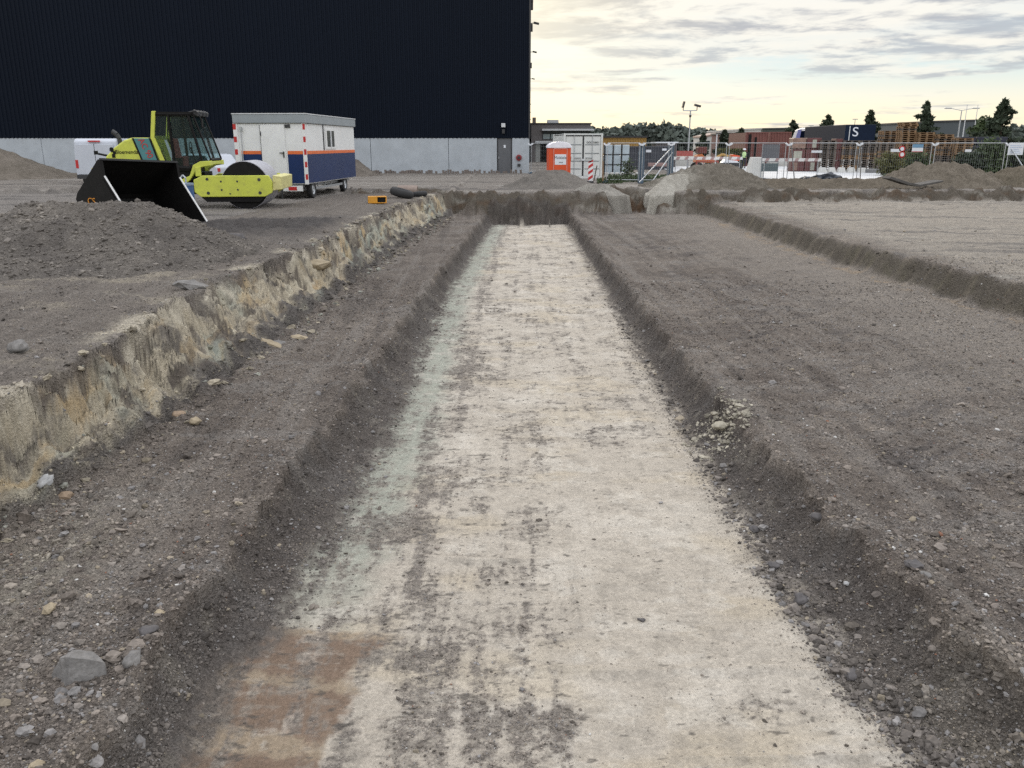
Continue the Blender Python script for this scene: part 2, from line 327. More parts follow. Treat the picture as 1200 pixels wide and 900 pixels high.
def lerp3(c, d, w): return c + (np.asarray(d, np.float32) - c) * w[..., None]
SOIL = (0.134, 0.114, 0.099); SOIL_L = (0.252, 0.219, 0.188); SAND = (0.445, 0.400, 0.338); SAND_Y = (0.46, 0.385, 0.27)
GREEN = (0.31, 0.325, 0.275); BROWN = (0.205, 0.148, 0.110); CREAM = (0.40, 0.352, 0.268); GREY = (0.235, 0.22, 0.205)
def ground_color(x, y, z, d):
    c = np.empty(x.shape + (3,), np.float32); c[...] = SOIL
    a1 = fbm(x * 0.5, y * 0.5, 101, 5, 0.6); a2 = fbm(x * 2.2, y * 2.2, 103, 5, 0.65); a3 = fbm(x * 0.35, y * 1.8, 105, 4, 0.6)
    a4 = fbm(x * 9, y * 9, 107, 4, 0.65); diag = fbm((x * 0.8 + y * 0.6) * 0.6, (y * 0.8 - x * 0.6) * 4.0, 109, 4, 0.6)
    c = lerp3(c, SOIL_L, np.clip(0.28 + 0.5 * a1 + 0.35 * a2, 0, 1))
    c = lerp3(c, GREY, 0.5 * sst(0.1, 0.7, a3 + 0.5 * a4))
    inT = d['inT']; fl = sst(0.86, 0.99, inT + 0.05 * a4) * (1 - sst(-0.45, -0.2, y - d['ye'] + 0.15 * a1))
    tr = fbm(x * 3.4 + 0.15 * y, y * 0.16, 112, 4, 0.6)
    c = lerp3(c, (0.21, 0.188, 0.168), sst(0.10, 0.45, tr) * 0.7); c = lerp3(c, (0.088, 0.078, 0.072), sst(0.15, 0.5, -tr) * 0.45)
    # right bench: lighter tan band towards scarp, streaks
    rb = sst(2.8, 4, x) * (1 - d['tS'])
    c = lerp3(c, (0.075, 0.068, 0.068), rb * 0.55 * sst(0.0, 0.6, diag + 0.2 * a2) * (1 - sst(6, 7.5, x)))
    c = lerp3(c, (0.225, 0.20, 0.175), rb * sst(4.0, 7.6, x + 0.9 * a1 + 0.5 * diag) * 0.85)
    c = lerp3(c, (0.32, 0.24, 0.16), rb * 0.6 * np.exp(-((x - d['SF'] + 0.25) / 0.22) ** 2) * sst(-0.05, 0.4, a2 + 0.3 * a1))
    c = lerp3(c, (0.12, 0.105, 0.085), sst(0.02, 0.3, d['tS']) * (1 - sst(0.7, 1, d['tS'])) * 0.9)
    c = lerp3(c, (0.15, 0.14, 0.085), 0.5 * sst(0.05, 0.3, d['tS']) * (1 - sst(0.6, 0.9, d['tS'])) * 0.5 * sst(0.1, 0.5, a2))
    # plateau
    pl = sst(0.85, 1, d['tS']) * (1 - d['wallE'])
    c = lerp3(c, (0.30, 0.270, 0.232), pl * (0.85 * sst(8.6, 10, x) + 0.15))
    c = lerp3(c, (0.17, 0.157, 0.145), pl * sst(0.05, 0.5, fbm((y * 0.82 + x * 0.25) * 2.2, x * 0.12, 111, 4, 0.6)) * 0.8)
    c = lerp3(c, (0.36, 0.335, 0.29), pl * sst(0.25, 0.6, a3) * 0.5)
    # left upper ground
    ul = (x < d['Lr'] + 0.02) & (y < d['ye'])
    ul = ul.astype(np.float32)
    c = lerp3(c, (0.17, 0.152, 0.135), ul * 0.55)
    c = lerp3(c, (0.30, 0.265, 0.21), ul * sst(0.15, 0.6, a1 + 0.35 * a3 + 0.2 * a4) * 0.7 * (y < 14))
    c = lerp3(c, (0.078, 0.072, 0.07), np.clip(d['rid'] * 1.4, 0, 1) * 0.9)
    # pale dug sand lying along the rim
    rim = np.exp(-((x - d['Lr'] + 0.10) / 0.20) ** 2) * (x < d['Lf'])
    c = lerp3(c, (0.40, 0.36, 0.29), np.clip(rim * 1.2, 0, 1) * sst(-0.05, 0.35, fbm(y * 0.7, x * 0.5, 121, 3) + 0.25 * a2))
    # cut face
    f = d['face']
    colf = np.empty_like(c); colf[...] = CREAM
    wq = y + 0.3 * fbm(y * 0.9, d['tL'] * 1.2, 122, 3); stripe = fbm(wq * 1.3, d['tL'] * 3.4 + y * 0.15, 123, 6, 0.68)
    colf = lerp3(colf, GREEN, sst(-0.1, 0.45, fbm(y * 0.45, x * 1.2, 125, 3) + 0.35 * stripe + 0.5 * (d['tL'] - 0.45)))
    colf = lerp3(colf, (0.43, 0.30, 0.16), 0.8 * sst(0.42, 0.75, fbm(y * 0.6, d['tL'] * 3.5, 127, 4)))
    colf = lerp3(colf, (0.46, 0.42, 0.33), sst(0.1, 0.5, -stripe) * 0.7)
    colf = lerp3(colf, (0.12, 0.108, 0.098), sst(0.0, 0.45, fbm(wq * 0.95, d['tL'] * 3.8, 129, 6, 0.68) + 0.02) * 0.9)
    colf = lerp3(colf, (0.52, 0.475, 0.385), 0.85 * np.exp(-((d['tL'] - 0.10) / 0.10) ** 2) * sst(-0.2, 0.3, fbm(wq * 2.1, y * 0 + 3, 130, 4, 0.6)))
    colf = lerp3(colf, (0.43, 0.325, 0.19), 0.75 * sst(0.05, 0.5, fbm(wq * 0.8, d['tL'] * 2.6, 138, 5, 0.66)) * (1 - sst(0.5, 0.8, d['tL'])))
    colf = lerp3(colf, (0.115, 0.098, 0.084), 0.9 * sst(0.0, 0.30, fbm(wq * 1.6, d['tL'] * 4.5, 140, 6, 0.7) - 0.12))
    colf = lerp3(colf, (0.12, 0.102, 0.088), 0.9 * (1 - sst(0.05, 0.22, d['tL'] + 0.16 * stripe)) * sst(-0.05, 0.2, fbm(wq * 0.55, y * 0 + 8, 139, 4)))
    colf = lerp3(colf, (0.07, 0.062, 0.055), 0.8 * sst(0.50, 0.75, np.abs(fbm(wq * 2.4, d['tL'] * 6.0, 132, 3)) * -1.6 + 0.75) * sst(0.0, 0.4, fbm(wq * 1.2, d['tL'], 136, 3)))
    colf = lerp3(colf, (0.115, 0.104, 0.096), sst(0.42, 0.80, d['tL'] + 0.30 * a2 + 0.2 * stripe - 0.18 * np.exp(-((y - 6.5) / 2.2) ** 2)))
    c = lerp3(c, colf, f * sst(-0.9, 0.1, 1 - d['wallE'] * 2))
    # gravelly sandy spill at foot near the camera
    c = lerp3(c, (0.26, 0.235, 0.195), np.exp(-((x + 3.35) / 0.45) ** 2) * np.exp(-((y - 5.3) / 1.2) ** 2) * 0.8 * sst(-0.3, 0.3, a4))
    c = lerp3(c, (0.25, 0.22, 0.17), np.exp(-((x - 2.45) / 0.35) ** 2) * np.exp(-((y - 3.6) / 0.7) ** 2) * 0.9)
    # far end wall: dark soil with brown
    fe = sst(0, 0.2, d['tE']) * (1 - sst(0.75, 1.0, d['tE']))
    c = lerp3(c, (0.105, 0.09, 0.072), fe)
    zw = z * 2.6 + 0.4 * y
    c = lerp3(c, (0.10, 0.066, 0.042), fe * sst(0.0, 0.45, fbm(x * 1.1, zw, 131, 4)) * 0.6)
    c = lerp3(c, (0.24, 0.225, 0.195), fe * sst(0.15, 0.5, fbm(x * 0.9, zw * 1.2, 133, 5, 0.65)) * 0.7 * sst(1.6, 3.0, np.abs(x - 0.8)))
    c = lerp3(c, (0.075, 0.045, 0.026), sst(0, 0.08, d['tE']) * (1 - sst(0.25, 0.4, d['tE'])) * d['notch'])
    c = lerp3(c, (0.30, 0.28, 0.245), fe * sst(-0.1, 0.4, fbm(x * 1.2, zw, 134, 4)) * (np.exp(-((x - 3.6) / 0.7) ** 2) + np.exp(-((x - 6.7) / 0.7) ** 2)))
    # yard beyond
    yd = sst(0.9, 1, d['tE'])
    band = fbm(x * 0.05, y * 0.55, 135, 4, 0.6)
    c = lerp3(c, (0.245, 0.222, 0.198), yd * 0.85)
    c = lerp3(c, (0.30, 0.28, 0.255), yd * sst(0.05, 0.45, band + 0.25 * a3) * 0.8)
    c = lerp3(c, (0.10, 0.093, 0.09), yd * sst(0.15, 0.5, -band + 0.2 * a3) * 0.7)
    yl = (x < d['Lr'] - 4).astype(np.float32) * sst(17, 24, y) * (1 - yd)
    c = lerp3(c, (0.24, 0.222, 0.205), yl * 0.7); c = lerp3(c, (0.12, 0.112, 0.106), yl * sst(0.1, 0.5, fbm(x * 0.12, y * 1.2, 137, 4)) * 0.7)
    # ---- trench floor
    F = np.empty_like(c); F[...] = SAND
    F = lerp3(F, (0.50, 0.455, 0.39), sst(0, 0.6, fbm(x * 0.8, y * 0.8, 141, 4)))
    F = lerp3(F, SAND_Y, 0.35 * sst(0.05, 0.5, fbm(x * 0.6, y * 1.2, 143, 4)))
    lw = 1 - sst(0.35, 0.75, x - d['FL'] + 0.18 * a2)
    F = lerp3(F, GREEN, lw * 0.85 * sst(3.9, 6.5, y + 0.5 * a1))
    bl = (1 - sst(0.76, 0.86, x - d['FL'] + 0.14 * a2)) * (1 - sst(4.88, 4.95, y + 0.05 * a1 + 0.12 * x))
    bs = gn(x * 0.2, (y + 0.12 * x) * 3.4, 145) + 0.22 * fbm(x * 9, y * 2.4, 146, 3) + 0.25 * a4
    bl = bl * sst(-0.5, 0.0, fbm(x * 6, y * 6, 148, 4, 0.65) + 0.5)
    bcol = lerp3(np.broadcast_to(np.asarray(BROWN, np.float32), c.shape).copy(), (0.34, 0.275, 0.20), 0.8 * sst(-0.05, 0.3, bs))
    F = F + (bcol - F) * bl[..., None]
    s2 = fbm(x * 0.45, y * 4.2, 151, 5, 0.62); s3 = fbm(x * 1.3, y * 3.0, 153, 5, 0.65); s4 = fbm(x * 1.1, y * 0.9, 155, 4, 0.6); s5 = fbm(x * 5, y * 8, 157, 4, 0.65)
    cx = ip(y, [3, 4.3, 5.5, 6.5, 9, 14, 20, 36], [-0.5, -0.45, -0.75, -0.85, -0.85, -0.75, -0.65, -0.2])
    wd = ip(y, [3, 5, 7, 10, 20, 36], [0.75, 0.7, 0.5, 0.36, 0.34, 0.28])
    dens = 0.72 * np.exp(-((x - cx) / wd) ** 2)
    dens = np.maximum(dens, 0.72 * np.exp(-((y - 4.05) / 0.42) ** 2) * (1 - sst(0.3, 0.6, x)))
    dens = np.maximum(dens, 0.95 * np.exp(-((x + 0.95) / 0.55) ** 2 - ((y - 6.7) / 0.75) ** 2))
    dens = np.maximum(dens, 0.55 * np.exp(-((y - 5.0) / 0.22) ** 2) * (1 - sst(0.35, 0.6, x)))
    dens = np.maximum(dens, 0.58 * np.exp(-((y - 6.0) / 0.22) ** 2) * (1 - sst(0.3, 0.5, x)) * sst(-1.0, -0.4, x))
    dens = np.maximum(dens, (0.46 * np.exp(-((y - 9.2) / 0.9) ** 2) + 0.50 * np.exp(-((y - 12.2) / 0.5) ** 2)) * sst(0.2, 0.9, x))
    dens = np.maximum(dens, 0.40 * sst(7.5, 9.5, y)); dens = np.maximum(dens, 0.43 * (1 - sst(0.3, 0.5, x)))
    dens = np.maximum(dens, 0.42 * sst(2.15, 1.5, y * 0 + 0) * 0 + 0.5 * np.exp(-((x - 0.47 - 0.05 * s4) / 0.035) ** 2) * sst(4.6, 5, y) * (1 - sst(7.2, 7.8, y)))
    dens = np.maximum(dens, 0.45 * np.exp(-((y - 4.25) / 0.25) ** 2) * sst(1.0, 1.6, x) + 0.4 * np.exp(-((y - 3.5) / 0.3) ** 2) * sst(0.9, 1.3, x))
    dens = dens - 0.06 * sst(0.55, 0.8, x) * (1 - sst(7.5, 8.5, y))
    s6 = fbm(x * 14, y * 18, 159, 4, 0.7); s7 = fbm(x * 2.6 + 0.8 * s3, y * 2.2, 160, 4, 0.65); s8 = fbm(x * 8 + 0.4 * s4, y * 0.9, 162, 4, 0.65); s9 = fbm(x * 3.2, y * 3.0, 163, 5, 0.7); s10 = fbm(x * 5.5 + 0.3 * s4, y * 0.3, 165, 4, 0.6)
    lng = (1 - sst(6.8, 8.5, y)) * (1 - sst(0.3, 0.5, x))
    dn = dens * 0.84 + 0.12 * s2 + 0.18 * s3 + 0.26 * s4 + 0.28 * s10 + 0.09 * s5 + 0.26 * s7 + 0.22 * s9 + 0.24 * s8 * (0.35 + lng) + 0.24 * s6
    dirty = sst(0.30, 0.80, dn)
    dirty = np.clip(dirty * (0.86 + 0.55 * s6 + 0.30 * s9), 0, 1)
    F = lerp3(F, (0.185, 0.163, 0.145), np.clip(dirty * 0.95, 0, 0.92))
    F = lerp3(F, (0.30, 0.27, 0.23), 0.45 * sst(0.05, 0.6, s5 + 0.6 * s7 + 0.4 * s8))
    F = lerp3(F, (0.55, 0.51, 0.445), 0.5 * sst(0.15, 0.5, s3 - 0.3 * s7 + 0.3 * s8 * lng + 0.35 * s10) * (1 - dirty))
    F = lerp3(F, (0.10, 0.09, 0.08), 0.75 * sst(0.58, 0.80, fbm(x * 5.5, y * 15, 164, 3, 0.6) + 0.25 * dens))
    # fines fallen from the sides
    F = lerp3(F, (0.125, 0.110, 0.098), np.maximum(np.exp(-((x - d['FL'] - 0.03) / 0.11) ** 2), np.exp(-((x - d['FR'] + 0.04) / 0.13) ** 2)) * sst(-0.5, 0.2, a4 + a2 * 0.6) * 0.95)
    c = c + (F - c) * fl[..., None]
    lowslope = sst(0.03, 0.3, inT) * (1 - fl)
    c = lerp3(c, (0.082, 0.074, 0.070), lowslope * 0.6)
    c = lerp3(c, (0.20, 0.18, 0.155), lowslope * 0.6 * sst(0.2, 0.6, fbm(x * 2.0, y * 2.0, 161, 4, 0.65)))
    grit = np.clip((0.9 - 0.75 * fl + 0.7 * fl * dirty) * (1 - 0.75 * d['face'] * (d['tL'] < 0.7)), 0, 1)
    return np.clip(c, 0.01, 0.9), grit, dirty

def ground_material():
    m = bpy.data.materials.new('soil'); m.use_nodes = True; t = m.node_tree; b = t.nodes['Principled BSDF']; nd = t.nodes.new; lk = t.links.new
    b.inputs['Roughness'].default_value = 0.95; b.inputs['Specular IOR Level'].default_value = 0.15
    a = nd('ShaderNodeAttribute'); a.attribute_name = 'Col'; g = nd('ShaderNodeAttribute'); g.attribute_name = 'grit'
    geo = nd('ShaderNodeNewGeometry')
    def noise(sc, det, ro=0.6):
        n = nd('ShaderNodeTexNoise'); n.inputs['Scale'].default_value = sc; n.inputs['Detail'].default_value = det; n.inputs['Roughness'].default_value = ro
        lk(geo.outputs['Position'], n.inputs['Vector']); return n.outputs[0]
    def vor(sc, feat='F1'):
        n = nd('ShaderNodeTexVoronoi'); n.inputs['Scale'].default_value = sc; n.feature = feat
        lk(geo.outputs['Position'], n.inputs['Vector']); return n
    def mth(op, p, q=None, cl=False):
        n = nd('ShaderNodeMath'); n.operation = op; n.use_clamp = cl
        for i, v in enumerate((p, q)):
            if v is None: continue
            if isinstance(v, (int, float)): n.inputs[i].default_value = v
            else: lk(v, n.inputs[i])
        return n.outputs[0]
    nf = noise(38, 8, 0.7); nm = noise(9, 6, 0.65)
    k = mth('ADD', mth('MULTIPLY', nf, 1.15), mth('MULTIPLY', nm, 0.6))       # ~0.87 mean
    k = mth('ADD', k, 0.13)
    v1 = vor(42); v2 = vor(95)
    # single grains of their own tone
    sp1 = nd('ShaderNodeSeparateColor'); lk(v1.outputs['Color'], sp1.inputs[0]); sp2 = nd('ShaderNodeSeparateColor'); lk(v2.outputs['Color'], sp2.inputs[0])
    stone = mth('MULTIPLY', mth('LESS_THAN', v1.outputs['Distance'], 0.34), mth('GREATER_THAN', sp1.outputs[0], 0.80))
    stone = mth('MULTIPLY', stone, g.outputs['Fac'])
    tone = mth('ADD', 0.55, mth('MULTIPLY', sp1.outputs[1], 1.5))
    k2 = nd('ShaderNodeMix'); k2.data_type = 'FLOAT'; lk(stone, k2.inputs[0]); lk(k, k2.inputs[2]); lk(tone, k2.inputs[3])
    grain = mth('ADD', 1.0, mth('MULTIPLY', mth('SUBTRACT', sp2.outputs[0], 0.5), mth('MULTIPLY', g.outputs['Fac'], 0.55)))
    kk = mth('MULTIPLY', k2.outputs[0], grain)
    vm = nd('ShaderNodeVectorMath'); vm.operation = 'SCALE'; lk(a.outputs['Color'], vm.inputs[0]); lk(kk, vm.inputs['Scale'])
    lk(vm.outputs[0], b.inputs['Base Color'])
    h = mth('ADD', mth('MULTIPLY', nf, 0.5), mth('MULTIPLY', mth('SUBTRACT', 0.5, v1.outputs['Distance']), mth('MULTIPLY', g.outputs['Fac'], 0.55)))
    h = mth('ADD', h, mth('MULTIPLY', mth('SUBTRACT', 0.5, v2.outputs['Distance']), mth('MULTIPLY', g.outputs['Fac'], 0.3)))
    h = mth('ADD', h, mth('MULTIPLY', nm, 0.8))
    bp = nd('ShaderNodeBump'); bp.inputs['Distance'].default_value = 0.045; bp.inputs['Strength'].default_value = 1.0
    lk(h, bp.inputs['Height']); lk(bp.outputs[0], b.inputs['Normal'])
    return m
M_SOIL = ground_material()

ys = [-3.6, -2.5, -1.5, -0.5, 0.3, 0.9, 1.3]
y = 1.6
while y < 46:
    ys.append(y); y += 0.0052 * (1 + y / 5.0) ** 1.45
while y < 1400:
    ys.append(y); y += 0.25 + (y - 46) * 0.06
ys = np.array(ys)
tn = np.linspace(-0.74, 0.74, 1420)
tn = np.concatenate([[-30, -12, -6, -3, -2, -1.5, -1.2, -1.0, -0.9, -0.82, -0.77], tn, [0.77, 0.82, 0.9, 1.0, 1.2, 1.5, 2, 3, 6, 12, 30]])
YY, TT = np.meshgrid(ys, tn, indexing='ij')
XX = TT * (YY + 4.0)
ZZ, D = terrain(XX, YY)
COL, GRIT, DIRTY = ground_color(XX, YY, ZZ, D)
nr, nc = XX.shape
idx = np.arange(nr * nc).reshape(nr, nc)
Fq = np.stack([idx[:-1, :-1], idx[:-1, 1:], idx[1:, 1:], idx[1:, :-1]], -1).reshape(-1, 4)
Vq = np.stack([XX, YY, ZZ], -1).reshape(-1, 3)
ground = np_mesh('ground', Vq, Fq, M_SOIL, True, None, {'Col': ('FLOAT_COLOR', np.concatenate([COL, np.ones(COL.shape[:2] + (1,))], -1)), 'grit': ('FLOAT', GRIT)})
ground['kind'] = 'structure'
del Vq, Fq, D, COL, GRIT, DIRTY, XX, YY, ZZ, TT, idx
def gz(x, y): return float(terrain(np.array([float(x)]), np.array([float(y)]), False)[0])

# ------------------------------------------------------------------ spoil heaps
def heap(label, cx, cy, rx, ry, h, rot=0.0, base=0.0, seed=1, res=150, crest=0.0, colA=(0.12, 0.108, 0.098), colB=(0.20, 0.18, 0.158), pale=None, name='spoil_heap', power=1.25, lump=1.0, group=None, clip=False):
    u = np.linspace(-1.15, 1.15, res); U, Vv = np.meshgrid(u, u)
    X = cx + U * rx * math.cos(rot) - Vv * ry * math.sin(rot); Y = cy + U * rx * math.sin(rot) + Vv * ry * math.cos(rot)
    ang = np.arctan2(Vv, U)
    r = np.sqrt(np.maximum(np.abs(U) - crest, 0) ** 2 / (1 - crest) ** 2 + Vv ** 2)
    r = r * (1 + 0.16 * fbm(np.cos(ang) * 1.2 + seed, np.sin(ang) * 1.2, seed, 3)) + 0.05 * fbm(X * 0.9, Y * 0.9, seed + 3, 3)
    s = np.clip(1 - r, -0.3, 1)
    sh = np.where(s > 0, np.clip(s, 0, 1) ** power, s * 5.0)
    sh = np.minimum(sh, 0.92 - 0.12 * np.exp(-sh) + 0.02 * sh)
    Z = base + h * sh * 1.1 + (lump * (0.05 * fbm(X * 1.6, Y * 1.6, seed + 5, 4) + 0.022 * fbm(X * 6, Y * 6, seed + 6, 4, 0.6)) * np.clip(0.3 + h, 0, 1.3)) - 0.02
    c = np.empty(X.shape + (3,), np.float32); c[...] = colA
    a1 = fbm(X * 0.9, Y * 0.9, seed + 7, 5, 0.6); a2 = fbm(X * 4, Y * 4, seed + 8, 4, 0.65)
    c = lerp3(c, colB, np.clip(0.35 + 0.6 * a1 + 0.4 * a2, 0, 1))
    if pale: 
        for (px_, py_, sx, sy, cc, kk_) in pale:
            w = np.exp(-((X - px_) / sx) ** 2 - ((Y - py_) / sy) ** 2)
            c = lerp3(c, cc, np.clip(w * 1.3, 0, 1) * kk_ * np.clip(0.75 + 0.8 * a2, 0, 1))
    Z = Z - 3.0 * np.maximum(-s, 0)
    if clip:        # stays back from the cut edge of the pit
        Lr_ = edges(X, Y)[0]; Z = Z - 1.6 * sst(-0.75, 0.1, X - Lr_)
    id_ = np.arange(res * res).reshape(res, res)
    F = np.stack([id_[:-1, :-1], id_[:-1, 1:], id_[1:, 1:], id_[1:, :-1]], -1).reshape(-1, 4)
    o = np_mesh(name, np.stack([X, Y, Z], -1).reshape(-1, 3), F, M_SOIL, True, None, {'Col': ('FLOAT_COLOR', np.concatenate([c, np.ones(c.shape[:2] + (1,))], -1)), 'grit': ('FLOAT', np.full(X.shape, 0.85))})
    HEAPS.append((X, Y, Z, c))
    return tag(o, label, 'earth mound', group)
HEAPS = []
PALE = (0.33, 0.31, 0.27)
heap('broad dark gravelly mound in front of the black bucket', -7.75, 15.4, 3.15, 3.0, 1.02, 0.05, -0.02, 21, 420, 0.30, clip=True)
heap('brown sand mound against the concrete wall at the left edge', -32.6, 52.5, 5.6, 4.0, 1.95, 0, 0, 22, 140, 0.1, (0.14, 0.122, 0.10), (0.23, 0.20, 0.17))
heap('brown sand mound standing behind the site cabin', -12.2, 56.5, 3.4, 2.4, 2.15, 0, 0, 23, 120, 0.1, (0.14, 0.122, 0.105), (0.22, 0.195, 0.17))
heap('low grey soil mound in front of the orange toilet', 1.9, 41.4, 2.7, 2.5, 0.86, 0, -0.05, 24, 200, 0.18, (0.14, 0.128, 0.115), (0.22, 0.2, 0.178), [(3.9, 39.6, 0.5, 0.9, PALE, 0.8)])
heap('soil mound with a pale sandy left flank beside the notch in the bank', 9.8, 41.6, 3.7, 3.4, 1.16, -0.06, -0.1, 25, 240, 0.18, (0.135, 0.12, 0.098), (0.215, 0.19, 0.158), [(7.0, 39.2, 0.7, 1.2, (0.42, 0.40, 0.35), 1.0), (7.8, 40.6, 0.8, 1.2, (0.42, 0.40, 0.35), 0.95)], lump=2.4)
heap('steep pale sandy ramp on the left side of the mound beside the notch', 7.55, 39.3, 2.9, 0.85, 0.80, 1.05, -0.12, 33, 130, 0.35, (0.33, 0.31, 0.27), (0.45, 0.43, 0.38))
heap('small pale sandy spill on the left side of the notch in the pit end', 3.75, 37.6, 1.6, 0.6, 0.42, -0.8, -0.10, 34, 110, 0.3, (0.24, 0.225, 0.20), (0.38, 0.36, 0.32))
heap('long low brown soil bank under the tarpaulin heap', 15.4, 41.3, 6.2, 2.6, 0.50, 0.03, -0.1, 26, 260, 0.5, (0.125, 0.106, 0.082), (0.20, 0.17, 0.132), lump=3.0)
heap('tall brown soil mound in front of the pallet yard', 21.0, 41.9, 4.6, 3.1, 1.32, 0.02, -0.2, 27, 220, 0.2, (0.14, 0.12, 0.095), (0.22, 0.19, 0.152), lump=2.6)
heap('brown soil mound at the right edge below the white sign', 25.8, 41.8, 4.2, 3.2, 1.25, 0.0, -0.25, 28, 200, 0.2, (0.125, 0.108, 0.08), (0.20, 0.168, 0.13), lump=2.6)

# ------------------------------------------------------------------ materials
M_CLAD = mat('navy_cladding', (0.0040, 0.0072, 0.0150), 0.6, 0, 0.10, 0.15, spec=0.10, streak=True)
M_CONC = mat('precast_concrete', (0.40, 0.435, 0.47), 0.85, 0, 0.10, 0.9, 0.004, 40, 0.2, 0.35, (0.27, 0.28, 0.28))  # blue of the skylight mixed into the concrete colour
M_CONCW = mat('white_concrete', (0.55, 0.55, 0.53), 0.9, 0, 0.10, 2.0, 0.004, 40, 0.2, 0.4, (0.36, 0.35, 0.32))
M_GREYDOOR = mat('grey_door_paint', (0.10, 0.105, 0.115), 0.5)
M_BLACK = mat('black_paint', (0.0065, 0.006, 0.006), 0.6, 0, 0.4, 4.0, 0.002, 30, 0.2, 0.25, (0.02, 0.017, 0.014))
M_RUBBER = mat('rubber', (0.022, 0.022, 0.023), 0.8, 0, 0.2, 8)
M_DARK = mat('dark_metal', (0.03, 0.031, 0.034), 0.6, 0.0, 0.2, 6)
M_STEEL = mat('galvanised_steel', (0.42, 0.44, 0.46), 0.45, 0.6, 0.12, 8)
M_SHINE = mat('worn_steel_edge', (0.55, 0.55, 0.54), 0.35, 0.5, 0.2, 12)
M_YEL = mat('lime_yellow_paint', (0.52, 0.56, 0.075), 0.45, 0, 0.08, 2.5, dirt=0.55, dirtcol=(0.27, 0.25, 0.09))
M_YELW = mat('scraped_pale_yellow', (0.62, 0.58, 0.25), 0.6, 0, 0.15, 5, dirt=0.85, dirtcol=(0.12, 0.07, 0.03))
M_TEAL = mat('teal_stripe', (0.06, 0.19, 0.20), 0.5)
M_RED = mat('red_paint', (0.45, 0.02, 0.02), 0.5)
M_WHITE = mat('white_paint', (0.70, 0.71, 0.71), 0.5, 0, 0.06, 1.5, dirt=0.35, dirtcol=(0.5, 0.48, 0.45))
M_NAVY = mat('navy_panel', (0.009, 0.026, 0.095), 0.45, 0, 0.10, 1.2, dirt=0.25, dirtcol=(0.02, 0.04, 0.12), spec=0.3)
M_ORANGE = mat('orange_band', (0.66, 0.145, 0.035), 0.5)
M_ORPLAST = mat('orange_plastic', (0.62, 0.075, 0.015), 0.5, 0, 0.08, 2, dirt=0.3, dirtcol=(0.40, 0.08, 0.03))
M_GREYROOF = mat('grey_roof_trim', (0.25, 0.28, 0.30), 0.5, 0, 0.08, 1.5)
M_TRIM = mat('pale_grey_trim', (0.56, 0.58, 0.60), 0.5)
M_BLUEDRUM = mat('blue_steel_drum', (0.035, 0.09, 0.22), 0.5, 0, 0.2, 4)
M_DRUM = mat('polished_roller_steel', (0.38, 0.38, 0.42), 0.5, 0.1, 0.12, 3, dirt=0.7, dirtcol=(0.12, 0.11, 0.10))
M_ORLET = mat('orange_lettering', (0.55, 0.22, 0.02), 0.6)
M_BRICK = mat('brown_brick', (0.16, 0.135, 0.12), 0.9, 0, 0.15, 2)
M_GREYBLD = mat('grey_brown_facade', (0.135, 0.125, 0.125), 0.85, 0, 0.10, 1)
M_RUST = mat('red_brown_container', (0.145, 0.052, 0.042), 0.65, 0, 0.12, 1.2, dirt=0.3, dirtcol=(0.13, 0.05, 0.04))
M_MAROON = mat('maroon_wrapped_bricks', (0.10, 0.033, 0.032), 0.6, 0, 0.25, 3)
M_BRICKPK = mat('brown_wrapped_bricks', (0.22, 0.14, 0.11), 0.5, 0, 0.25, 3)
M_PALEPK = mat('pale_plastic_wrap', (0.33, 0.33, 0.28), 0.4, 0, 0.2, 3)
M_WOOD = mat('pallet_wood', (0.23, 0.145, 0.08), 0.9, 0, 0.3, 5, coord='Object')
M_WOODG = mat('weathered_pallet_wood', (0.12, 0.10, 0.085), 0.9, 0, 0.3, 5)
M_TRUNK = mat('bark', (0.075, 0.055, 0.04), 0.95, 0, 0.3, 6)
M_LEAF = mat('dark_foliage', (0.036, 0.052, 0.030), 0.8, 0, 0.5, 1.5)
M_LEAF2 = mat('green_foliage', (0.050, 0.075, 0.028), 0.8, 0, 0.5, 1.5)
M_LEAF3 = mat('olive_foliage', (0.085, 0.085, 0.025), 0.8, 0, 0.5, 1.5)
M_WOODS = mat('haze_greyed_foliage', (0.078, 0.094, 0.080), 0.9, 0, 0.6, 0.12)  # foliage colour greyed and paled to stand in for distance haze
M_IBC = mat('pale_blue_wrap', (0.40, 0.47, 0.52), 0.4, 0, 0.12, 2)
M_YSHED = mat('ochre_yellow_paint', (0.36, 0.215, 0.055), 0.6)
M_TARP = mat('dark_blue_tarpaulin', (0.018, 0.024, 0.034), 0.5, 0, 0.4, 3)
M_TARPT = mat('teal_tarpaulin', (0.03, 0.12, 0.17), 0.5, 0, 0.3, 4)
M_SIGN = mat('white_sign_board', (0.68, 0.71, 0.76), 0.5, 0, 0.04, 3)
M_SIGNB = mat('blue_sign_board', (0.13, 0.27, 0.42), 0.5)
M_BLUEBLK = mat('blue_grey_steel', (0.075, 0.115, 0.16), 0.5, 0, 0.15, 3)
M_HALL = mat('dark_green_grey_cladding', (0.062, 0.075, 0.082), 0.7, 0, 0.08, 0.3, streak=True)
M_PALEH = mat('pale_cladding', (0.42, 0.42, 0.40), 0.7)
M_STONE = mat('grey_stone', (0.19, 0.182, 0.175), 0.9, 0, 0.35, 14, 0.012, 45, 0.2, dirt=0.6, dirtcol=(0.10, 0.09, 0.08))
M_STONED = mat('dark_stone', (0.105, 0.098, 0.098), 0.85, 0, 0.25, 9, 0.006, 25, 0.3)
M_STONEY = mat('yellow_sandstone', (0.33, 0.275, 0.195), 0.9, 0, 0.15, 9, 0.006, 25, 0.2)
M_STONEO = mat('orange_sandstone', (0.30, 0.225, 0.16), 0.9, 0, 0.15, 9, 0.006, 25, 0.2)
